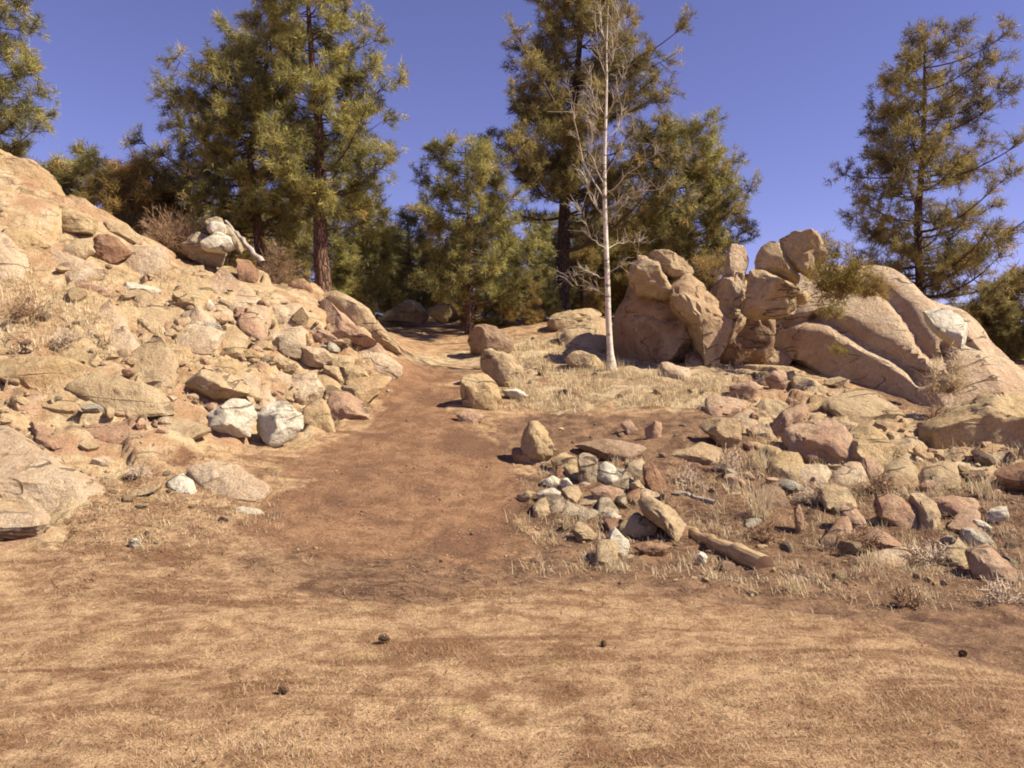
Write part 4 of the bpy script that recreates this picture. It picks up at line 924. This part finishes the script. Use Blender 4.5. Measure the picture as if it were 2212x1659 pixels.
small_tree(0, 745, 650, 20.5, 130, 'low green pine at the foot of the tall ridge pine', None, fat=1.2)
HPS = {}
for X, Yb, d, hp, fm in [(960,700,28,130,1),(1075,715,22.2,110,0),(1135,712,21.6,120,1),(1175,705,22.5,140,0),(1025,712,23.0,80,1),(920,700,30,190,2),(1090,700,31,210,2),(1260,690,26,150,1),(1310,690,27,170,0),(1370,690,27,180,1),(1425,690,26,160,0),(1530,690,25,100,1),(1580,690,26,110,0),
                         (840,700,31,220,2),(1170,700,33,240,0),(1290,700,32,260,2),(1400,700,32,250,2),(1230,700,29,250,0),(1000,700,29,230,0),(870,700,28,200,0),(800,690,28,260,2),(1460,700,28,220,0),(1350,700,29,240,1),(700,660,27,250,0),(600,640,27,230,2),(500,620,28,210,0),(380,560,28,160,2)]:
    lb_ = ['green young pine', 'brownish juniper', 'dark narrow pine'][fm] + (' in the thicket under the ridge pines' if X < 760 else ' in the thicket straight behind the path' if X < 1010 else ' in the thicket between path and tall dark trunk' if X < 1215 else ' in the thicket behind the white-barked tree' if X < 1440 else ' behind the knobbly spire') + (', back row' if d > 26 else ', front row') + (' beside the ridge end' if X < 830 and X > 780 else '')
    if lb_ in HPS: lb_ += ', taller' if hp > HPS[lb_] else ', shorter'
    else: HPS[lb_] = hp
    small_tree(fm, X, Yb, d, hp, lb_, 'thicket evergreens beyond the path', 'evergreen', 'evergreen tree', 1.15)
for X, Yb, d, hp, fm in [(2060,760,24,70,1),(2120,780,23,110,1),(2180,800,22,150,2),(2215,800,23,230,1),(2150,790,25,190,0),(2100,780,27,130,2),(2290,820,21,200,2)]:
    small_tree(fm, X, Yb, d, hp, {2060: 'lowest brownish evergreen showing over the crest of the big slanting outcrop', 2120: 'second brownish evergreen over the crest of the big outcrop', 2180: 'dark pine at the picture edge behind the outcrop crest', 2215: 'tall green pine cut by the picture edge behind the outcrop', 2150: 'green pine between two brownish evergreens behind the outcrop crest', 2100: 'small dark pine farther back behind the outcrop crest', 2290: 'dark pine half outside the picture behind the outcrop'}[X], 'evergreens behind the big slanting outcrop', 'evergreen', 'evergreen tree', 1.3)

# --- bushes growing on and around the rocks
def bush(label, X, Y, d, wpx, hpx, kind='shoot', seed=0, twigs=26, name='shrub', cat='shrub', nn=10, leaf=.10, spiky=.9, bare=False, tm='twig', zbase=None):
    rg = np.random.default_rng(seed)
    o = unp(X, Y, d)
    if zbase is None and d is not None: pass
    W, Hh = wpx * d / F / 2, hpx * d / F
    r = tag(empty(name, o), label, cat)
    bag = Bag(); TC, TA = [], []
    for i in range(twigs):
        az = rg.uniform(0, 6.28); el = rg.uniform(.15, 1.35)
        L = 1 / math.sqrt((math.cos(el) / W) ** 2 + (math.sin(el) / Hh) ** 2) * rg.uniform(.55, 1.05)
        dr = np.array([math.cos(az) * math.cos(el), math.sin(az) * math.cos(el), math.sin(el)])
        t = np.linspace(0, 1, 6); p = dr * (L * t)[:, None] + rg.normal(size=(6, 3)) * (.05 * L * t)[:, None]
        v, f = tube(p, (.004 + .006 * L) * (1 - .75 * t), 4); bag.add(v, f, rg.uniform(.1, .9))
        m = int(3 + L * (22 if bare else 9))
        for j in range(m):
            tt = rg.uniform(.3, 1); b = np.array([np.interp(tt, t, p[:, q]) for q in range(3)]); dd = unit((dr + rg.normal(size=3) * .55)[None])[0]
            e = b + dd * L * rg.uniform(.12, .38)
            bag.add(*_stick(b, e, .0045, .002), np.full(3, rg.uniform(.1, .95))); TC.append(e); TA.append(dd)
            if bare:
                for q in range(2):
                    e2 = e + unit((dd + rg.normal(size=3) * .7)[None])[0] * L * .16; bag.add(*_stick(e, e2, .0042, .0022), np.full(3, rg.uniform(.2, 1)))
    tag(link('stems', bag.mesh('stems'), M[tm], r), kind='stuff')
    if not bare:
        v, f, tn = tufts(np.array(TC), np.array(TA) + [0, 0, .3], np.full(len(TC), leaf), nn, rg, width=.011, spread=spiky)
        tag(link('leaves', mesh_np('leaves', v, f, tn), M[kind], r), kind='stuff')
    return r
bush('spreading yellow-green shrub rooted on top of the big outcrop', 1815, 650, 14.9, 150, 105, 'shoot', 61, 34, leaf=.15, nn=14)
bush('olive shrub on the crest between yellow-green shrub and big slanting outcrop', 1882, 640, 15.2, 90, 60, 'juniper', 62, 22, leaf=.12, nn=14)
bush('small dark twiggy shrub hanging below the yellow-green shrub', 1800, 690, 14.3, 70, 50, 'needle_dark', 63, 16, leaf=.10)
bush('thin sprig behind the topmost boulder of the big outcrop', 1778, 545, 16.2, 60, 55, 'needle_dark', 64, 10, leaf=.12)
bush('little yellow-green tuft growing on the long undercut outcrop', 1812, 770, 13.6, 40, 36, 'shoot', 65, 14, leaf=.07)
bush('golden dry bush at the low end of the big slanting outcrop', 2050, 850, 12.4, 90, 90, 'hay', 66, 26, leaf=.12)
bush('reddish brown bare shrub in the crack below the slanting outcrop', 2015, 910, 12.2, 50, 110, None, 67, 18, bare=True)
bush('reddish bare shrub on the skyline in front of the broad spreading pine', 300, 500, 20.5, 120, 150, None, 68, 60, bare=True, name='bare_shrub', cat='bare shrub')
bush('rounded bare twiggy shrub behind the ridge, by the white stack', 372, 545, 16.9, 120, 90, None, 69, 80, bare=True, tm='twig', name='bare_shrub', cat='bare shrub')
bush('grey-brown bare brush under the two ridge pines', 585, 625, 17.2, 130, 110, None, 70, 34, bare=True, name='bare_shrub', cat='bare shrub')
bush('low bush peeping over the ridge beside the cap of the outcrop', 1540, 600, 18.5, 110, 60, 'juniper', 71, 26, leaf=.12, nn=14)
bush('brown dry bush in the shaded cleft beside the spire', 1592, 790, 16.4, 60, 90, None, 72, 16, bare=True)

for i, (lb, X, Y, wp_, hp_) in enumerate([('low brittle brown shrub by the narrow pink stone', 1762, 1085, 90, 55), ('low brittle shrub in front of the pink split boulder', 1860, 1185, 100, 50), ('low brown shrub between split boulder and white-topped block', 2010, 1215, 90, 60),
        ('dark twiggy shrub at the lowest edge of the weedy bank', 1960, 1310, 110, 55), ('small twiggy shrub beside the orange wedge stone', 1492, 1050, 70, 45), ('flat brown shrub behind the fallen log', 1650, 1170, 90, 45), ('twiggy shrub at the picture edge below the white-topped block', 2170, 1305, 110, 70),
        ('brown weed bush below the yellowish block', 1900, 1062, 70, 45), ('small dry shrub in front of the pale squared block', 1575, 1020, 80, 50), ('dry twig bush beside the round tan stone of the pile', 1450, 1110, 50, 40), ('dry twig bush in the litter behind the broad broken slab', 300, 1030, 70, 30), ('low dry bush on the hillside beside the chain of ledge rocks', 60, 690, 130, 60), ('dry bush on the hillside above the rounded tan ledge boulder', 150, 750, 110, 45)]):
    p_ = hitp(X, Y); bush(lb, X, Y + 4, p_[1], wp_, hp_, None, 200 + i, 26, bare=True, name='dry_shrub', cat='dry shrub', tm='twig' if i % 2 else 'paletwig')
# --- bare white-barked tree
def aspen():
    d = 15.4; rg = np.random.default_rng(81)
    pts = [(1322,806),(1318,760),(1314,690),(1312,600),(1309,520),(1306,430),(1306,340),(1309,250),(1311,170),(1310,110),(1312,60),(1314,12)]
    tp = np.array([unp(X, Y, d) for X, Y in pts]); gz = H(tp[0, 0], d)[0][0]; o = tp[0].copy(); o[2] = gz - .05
    tp = tp - o; tp[0, 2] = 0
    r = tag(empty('aspen_tree', o), 'slender bare tree with white bark in front of the tallest pine', 'aspen tree')
    h = tp[:, 2]; rad = np.interp(h, [0, .12, .4, 2, 4, 5.5, 7.2], [.12, .078, .062, .049, .034, .020, .004])
    zz = np.linspace(0, h[-1], 40); cp = np.stack([np.interp(zz, h, tp[:, 0]), np.interp(zz, h, tp[:, 1]) , zz], 1); cr = np.interp(zz, h, rad)
    v, f = tube(cp, cr, 10); link('trunk', mesh_np('trunk', v, f, smooth=True), M['aspen'], r)
    # main limbs: height in survey rows, tip
    limbs = [((1306,430),(1258,365),(1242,250),(1232,215)),((1305,310),(1280,270),(1268,200)),((1309,320),(1335,275),(1352,225)),((1306,420),(1345,385),(1398,352),(1410,345)),
             ((1306,490),(1340,450),(1385,415)),((1310,180),(1290,130),(1280,85)),((1311,175),(1325,120),(1332,60)),((1310,140),(1330,100),(1350,70)),((1307,380),(1330,345),(1360,310)),
             ((1305,470),(1280,440),(1262,390)),((1308,540),(1340,520),(1390,510)),((1309,545),(1275,520),(1250,470)),((1309,250),(1285,215),(1275,150)),((1309,260),(1330,215),(1345,160)),
             ((1311,590),(1345,575),(1400,572)),((1310,600),(1270,585),(1225,590)),((1312,640),(1280,620),(1240,618)),((1307,455),(1350,430),(1420,425)),((1306,400),(1270,340),(1290,260)),((1311,100),(1300,60),(1298,10)),((1312,90),(1326,50),(1330,0))]
    for li, L in enumerate(limbs):
        p = np.array([unp(X, Y, d) for X, Y in L]) - o
        dep = rg.uniform(-.8, .8); p[:, 1] += np.linspace(0, 1, len(L)) * dep
        t = np.linspace(0, 1, 9); ti = np.linspace(0, 1, len(L))
        q = np.stack([np.interp(t, ti, p[:, c]) for c in range(3)], 1)
        q[1:-1] += rg.normal(size=(7, 3)) * .02
        ln = np.linalg.norm(p[-1] - p[0]); bag = Bag()
        v, f = tube(q, (.0055 + .006 * ln) * (1 - .85 * t), 5); bag.add(v, f)
        for j in range(int(7 + ln * 12)):
            b = q[rg.integers(2, 9)]; dd = unit(((q[-1] - q[0]) / ln + rg.normal(size=3) * .6 + [0, 0, .3])[None])[0]; e = b + dd * rg.uniform(.12, .45)
            v, f = _stick(b, e, .0042, .0022); bag.add(v, f)
            for w_ in range(2):
                e2 = b + (e - b) * rg.uniform(.4, 1) ; v, f = _stick(e2, e2 + unit((dd + rg.normal(size=3) * .6)[None])[0] * rg.uniform(.06, .22), .003, .0016); bag.add(v, f)
        link('branch', bag.mesh('branch'), M['aspenlimb'], r)
def limb_mat():
    g = N('aspen_twig'); co = g.coord(); n = g.noise(co, 3, 3, .6)
    return g.out(g.mix(g.step(n, .35, .65), (.34, .27, .20), (.52, .44, .35)))
M['aspenlimb'] = limb_mat()
aspen()

# --- dead wood
def log(label, a, b, ra, rb, mat, name='log', cut=True, seed=0, da=None, db=None, cat='log', lift=.6):
    rg = np.random.default_rng(seed)
    pa = unp(*a, da) if da else hitp(*a); pb = unp(*b, db) if db else hitp(*b)
    if not da: pa[2] += ra * lift
    if not db: pb[2] += rb * lift
    t = np.linspace(0, 1, 14); p = pa + (pb - pa) * t[:, None]; p[1:-1] += rg.normal(size=(12, 3)) * .012
    rr = ra + (rb - ra) * t; o = (pa + pb) / 2; ax = Vector(pb - pa); q = ax.to_track_quat('Z', 'Y'); iq = q.inverted()
    pl = np.array([(iq @ Vector(x))[:] for x in (p - o)])
    v, f = tube(pl, rr, 12); v += unit(v - np.repeat(pl, 12, 0)) * (fbm(v * np.array([9, 9, 2]), 3, seed) * .2)[:, None] * np.repeat(rr, 12)[:, None]
    if cut:
        r = tag(empty(name, o), label, cat); r.rotation_mode = 'QUATERNION'; r.rotation_quaternion = q
        link('bark', mesh_np('bark', v, f, smooth=True), M[mat], r)
        ring = v[-12:]; cv = np.concatenate([ring + np.array([0, 0, .002]), ring * np.array([.55, .55, 1]) + np.array([0, 0, .006]), [ring.mean(0) + np.array([0, 0, .008])]])
        j = np.arange(12); j2 = (j + 1) % 12
        link('cut_end', mesh_np('cut_end', cv, [np.stack([j, j2, 12 + j2, 12 + j], 1), np.stack([12 + j, 12 + j2, np.full(12, 24)], 1)], smooth=True), M['woodend'], r)
    else:
        me = mesh_np(name, v, f, smooth=True)
        r = tag(link(name, me, M[mat], loc=o), label, cat); r.rotation_mode = 'QUATERNION'; r.rotation_quaternion = q
    return r
log('fallen log ending in a round dark cut face at the mown grass', (1482,1150), (1650,1232), .05, .095, 'wood', seed=3, lift=.35)
log('grey dead pole leaning on the ridge beside the white stack', (487,478), (566,568), .03, .07, 'greywood', name='dead_pole', cut=False, seed=4, da=16.6, db=16.2, cat='dead pole')
log('pale stick lying between orange wedge stone and weeds', (1470,1070), (1545,1094), .022, .03, 'greywood', name='stick', cut=False, seed=5, cat='stick', lift=1.5)
log('long pale branch lying below the bulging tan boulder', (1965,985), (2090,1034), .03, .02, 'wood', name='stick', cut=False, seed=6, cat='stick', lift=2)
log('second pale branch under the long one below the bulging boulder', (1940,992), (2075,1046), .022, .015, 'wood', name='stick', cut=False, seed=7, cat='stick', lift=1.5)
log('thin stick beside the yellowish block, lying on brown litter', (1790,1010), (1905,1026), .02, .015, 'wood', name='stick', cut=False, seed=8, cat='stick', lift=1.5)
log('pale grey snag standing in the thicket beyond the humped tan rock', (884,690), (882,560), .13, .08, 'greywood', name='snag', cut=False, seed=9, da=26.5, db=26.5, cat='snag')

# --- pine cones on the mown grass
def cone_mesh():
    bag = Bag(); m = 42
    t = np.linspace(-1, 1, 9); v, f = tube(np.stack([t * 0, t * 0, t * .036], 1), .016 * np.sqrt(np.maximum(.03, 1 - t ** 2)), 8); bag.add(v, f)
    for i in range(m):
        z = -.9 + 1.8 * i / m; a = i * 2.4; r = .024 * math.sqrt(1 - z * z) + .006
        d = np.array([math.cos(a), math.sin(a), .35]); s = np.array([-math.sin(a), math.cos(a), 0]); b = np.array([d[0] * r * .5, d[1] * r * .5, z * .036]); tip = b + d * r * .42
        bag.add(np.array([b - s * .004, b + s * .004, tip + s * .006, tip - s * .006]), np.array([[0, 1, 2, 3]]))
    return bag.mesh('pine_cone', False)
def cone_mat():
    g = N('cone_scale'); return g.out(g.mix(g.noise(g.coord(), 60, 3), (.06, .036, .024), (.15, .09, .055)))
cm_ = cone_mesh(); cm_.materials.append(cone_mat())
for X, Y, s, lb in [(830,1386,1.25,'dark pine cone on the mown grass straight below the dirt path'),(612,1506,1.0,'dark pine cone on the mown grass closest to the camera'),(1304,1390,.8,'small pine cone on the mown grass below the stone pile'),(2080,1412,.9,'small pine cone on the mown grass below the weedy bank')]:
    p = hitp(X, Y); o = link('pine_cone', cm_); z = H(p[0], p[1])[0][0]
    o.location = (p[0], p[1], z + .024 * s); o.rotation_euler = (1.4, rng.uniform(-.3, .3), rng.uniform(0, 6)); o.scale = (s * .85,) * 3
    tag(o, lb, 'pine cone', 'pine cones on the mown grass')

# ---------------------------------------------------------------- grass
def blades(x, y, z, L, wd, rg, lean, tone, curl=.3):
    m = len(x); az = rg.uniform(0, 6.283, m); el = lean
    d = np.stack([np.cos(az) * np.cos(el), np.sin(az) * np.cos(el), np.sin(el)], 1)
    s = np.stack([-np.sin(az), np.cos(az), np.zeros(m)], 1) * wd[:, None]
    b = np.stack([x, y, z], 1); mid = b + d * (L * .55)[:, None]; tip = b + d * L[:, None]; tip[:, 2] -= L * curl * np.cos(el); tip[:, 2] = np.maximum(tip[:, 2], z + .001)
    v = np.stack([b - s, b + s, mid + s * .7, mid - s * .7, tip], 1).reshape(-1, 5, 3).reshape(-1, 3)
    i = np.arange(m)[:, None] * 5
    return v, i + np.array([[0, 1, 2, 3]]), i + np.array([[3, 2, 4]]), np.clip(tone, 0, 1)
def tri_blades(x, y, z, L, wd, rg, lean, tone):
    m = len(x); az = rg.uniform(0, 6.283, m)
    d = np.stack([np.cos(az) * np.cos(lean), np.sin(az) * np.cos(lean), np.sin(lean)], 1); s_ = np.stack([-np.sin(az), np.cos(az), np.zeros(m)], 1) * wd[:, None]
    b = np.stack([x, y, z], 1); v = np.stack([b - s_, b + s_, b + d * L[:, None]], 1).reshape(-1, 3); i = np.arange(m)[:, None] * 3
    return v, np.zeros((0, 4), int), i + np.array([[0, 1, 2]]), np.clip(tone, 0, 1)
def grass_obj(name, parts, mat):
    vs, qs, ts, tn, off = [], [], [], [], 0
    for v, q, t, k in parts: vs.append(v); qs.append(q + off); ts.append(t + off); tn.append(k); off += len(v)
    k = np.concatenate(tn); me = mesh_np(name, np.concatenate(vs), [np.concatenate(qs), np.concatenate(ts)], np.concatenate([k, k]) if len(np.concatenate(qs)) else k)
    return tag(link(name, me, M[mat]), kind='stuff')
rg = np.random.default_rng(101)
# mown straw in front of the camera
m = 420000
d = 2.7 + (9.0 - 2.7) * rg.random(m) ** 1.25; x = rg.uniform(-.78, .78, m) * d
z, z4g = H(x, d)
keep = (z4g[0] < .55 * rg.random(m) + .15) & (z4g[1] < .4) & (z4g[2] < .35 + .4 * rg.random(m))
pt = fbm(P2(x, d * 2.2, .9), 4, 71); keep &= rg.random(m) < np.clip(.72 + pt * 1.7, .10, 1)
x, d, z, pt = x[keep], d[keep], z[keep], pt[keep]; m = len(x)
tone = .5 + pt * .6 + rg.normal(size=m) * .27
grass_obj('mown_straw_grass', [tri_blades(x, d, z - .004, rg.uniform(.018, .055, m), rg.uniform(.001, .0022, m), rg, rg.uniform(.0, .9, m) ** 2, tone)], 'straw')
# dry grass on the terrace, bank and hillside
def clumps(num, region, spread, hrange, per, seed, wide=.003):
    rg = np.random.default_rng(seed); out = []
    X = rg.uniform(region[0], region[1], num * 9); Y = rg.uniform(region[2], region[3], num * 9)
    pts = []
    for a, b in zip(X, Y):
        if len(pts) >= num: break
        if not region[4](a, b): continue
        dd = hit(a, b)
        if dd > 22: continue
        pts.append(((a - WPX / 2) / F * dd, dd))
    pts = np.array(pts); k = len(pts); hh = rg.uniform(*hrange, k) * np.where(rg.random(k) < .25, 1.5, 1)
    px = np.repeat(pts[:, 0], per) + rg.normal(size=k * per) * spread; py = np.repeat(pts[:, 1], per) + rg.normal(size=k * per) * spread
    pz, _ = H(px, py); h = np.repeat(hh, per) * rg.uniform(.5, 1.1, k * per)
    tn = np.repeat(rg.uniform(.2, .9, k), per) + rg.normal(size=k * per) * .15
    return blades(px, py, pz - .01, h, np.full(k * per, wide) * rg.uniform(.6, 1.3, k * per), rg, rg.uniform(.5, 1.45, k * per), tn, .35)
grass_obj('dry_terrace_grass', [clumps(300, (1090,1600,735,895,lambda X, Y: inpoly(np.array([X]), np.array([Y]), [(1085,885),(1085,800),(1120,740),(1220,735),(1320,790),(1560,800),(1640,800),(1600,890)])[0] and vnoise(np.array([[X / 48, Y / 17, 3.]]))[0] > -.05), .10, (.06,.20), 30, 111, .0055)], 'hay')
grass_obj('dry_bank_weeds', [clumps(360, (1120,2212,1000,1330,lambda X, Y: Y > 1000 + (1180 - X) * .5 and Y < 1240 + max(0, X - 1400) * .13), .085, (.04,.15), 26, 112, .0032),
                             clumps(150, (1560,2212,880,1080,lambda X, Y: True), .09, (.08,.2), 26, 113, .004)], 'hay')
grass_obj('dry_hillside_grass', [clumps(160, (0,420,590,780,lhill), .10, (.08,.2), 26, 114, .005), clumps(90, (150,620,990,1190,lambda X, Y: True), .07, (.04,.10), 24, 115, .003), clumps(120, (100,850,430,900,lhill), .08, (.06,.14), 22, 116, .0045)], 'hay')
# pine needle and twig litter
rg = np.random.default_rng(131); m = 26000
X = rg.uniform(100, 2212, m); Y = 860 + 480 * rg.triangular(0, .45, 1, m); dd = np.array([0.0] * m)
gxx = np.linspace(100, 2212, 60); gyy = np.linspace(860, 1340, 40); HG = np.array([[hit(a, b) for a in gxx] for b in gyy])
fxi = (X - 100) / (2112) * 59; fyi = (Y - 860) / 480 * 39; i0 = np.clip(fxi.astype(int), 0, 58); j0 = np.clip(fyi.astype(int), 0, 38); a = fxi - i0; b = fyi - j0
dd = HG[j0, i0] * (1 - a) * (1 - b) + HG[j0, i0 + 1] * a * (1 - b) + HG[j0 + 1, i0] * (1 - a) * b + HG[j0 + 1, i0 + 1] * a * b
x = (X - WPX / 2) / F * dd; z, z4g = H(x, dd); kp = (z4g[0] < .5) | (rg.random(m) < .15); kp &= z4g[1] < .6
x, dd, z = x[kp], dd[kp], z[kp]; m = len(x)
grass_obj('twig_litter', [blades(x, dd, z + .004, rg.uniform(.04, .16, m), rg.uniform(.0018, .004, m), rg, rg.uniform(-.02, .35, m), rg.random(m), .1)], 'twig')

rg = np.random.default_rng(151); m = 9000
dd = 2.8 + 6.5 * rg.random(m) ** 1.2; x = rg.uniform(-.75, .75, m) * dd; kp = rg.random(m) < np.clip(.35 + 1.6 * fbm(P2(x, dd * 1.8, 1.1), 3, 171), .05, 1); x, dd = x[kp], dd[kp]; m = len(x); z, _ = H(x, dd)
grass_obj('dark_leaf_litter', [tri_blades(x, dd, z + .008, rg.uniform(.008, .035, m), rg.uniform(.002, .006, m), rg, rg.uniform(.0, .5, m), rg.random(m) * .6)], 'twigdark')
# --- standing dry clumps that can be told apart
def clump_thing(label, X, Y, hpx, wpx, per, seed, mat='hay'):
    p = hitp(X, Y); s = p[1] / F; rg = np.random.default_rng(seed); z = H(p[0], p[1])[0][0]
    k = per; px = rg.normal(size=k) * wpx * s * .16; py = rg.normal(size=k) * wpx * s * .16; h = hpx * s * rg.uniform(.5, 1.12, k)
    v, q, t, tn = blades(px, py, np.full(k, -.02), h, np.full(k, .0035), rg, rg.uniform(.75, 1.45, k), rg.uniform(.3, 1, k), .4)
    o = link('grass_clump', mesh_np('grass_clump', v, [q, t], np.concatenate([tn, tn])), M[mat], loc=(p[0], p[1], z))
    tag(o, label, 'grass clump')
clump_thing('tall pale grass clump standing alone on the weedy bank', 1640, 1125, 110, 70, 110, 141)
clump_thing('arching straw clump beside the big rounded pink boulder', 1640, 1010, 60, 90, 120, 142)
clump_thing('grass clump at the foot of the white-barked tree', 1335, 812, 50, 60, 120, 143)
clump_thing('grass clump sprouting against the round shaded path edge boulder', 1125, 845, 60, 60, 110, 144)
clump_thing('yellowish clump at the picture edge under the orange boulder', 2130, 1075, 80, 60, 100, 145)
clump_thing('ragged weed clump in front of the fallen log face', 1720, 1270, 60, 80, 90, 146)
clump_thing('dry weed tuft below the lowest white stone of the pile', 1335, 1232, 45, 70, 90, 147)
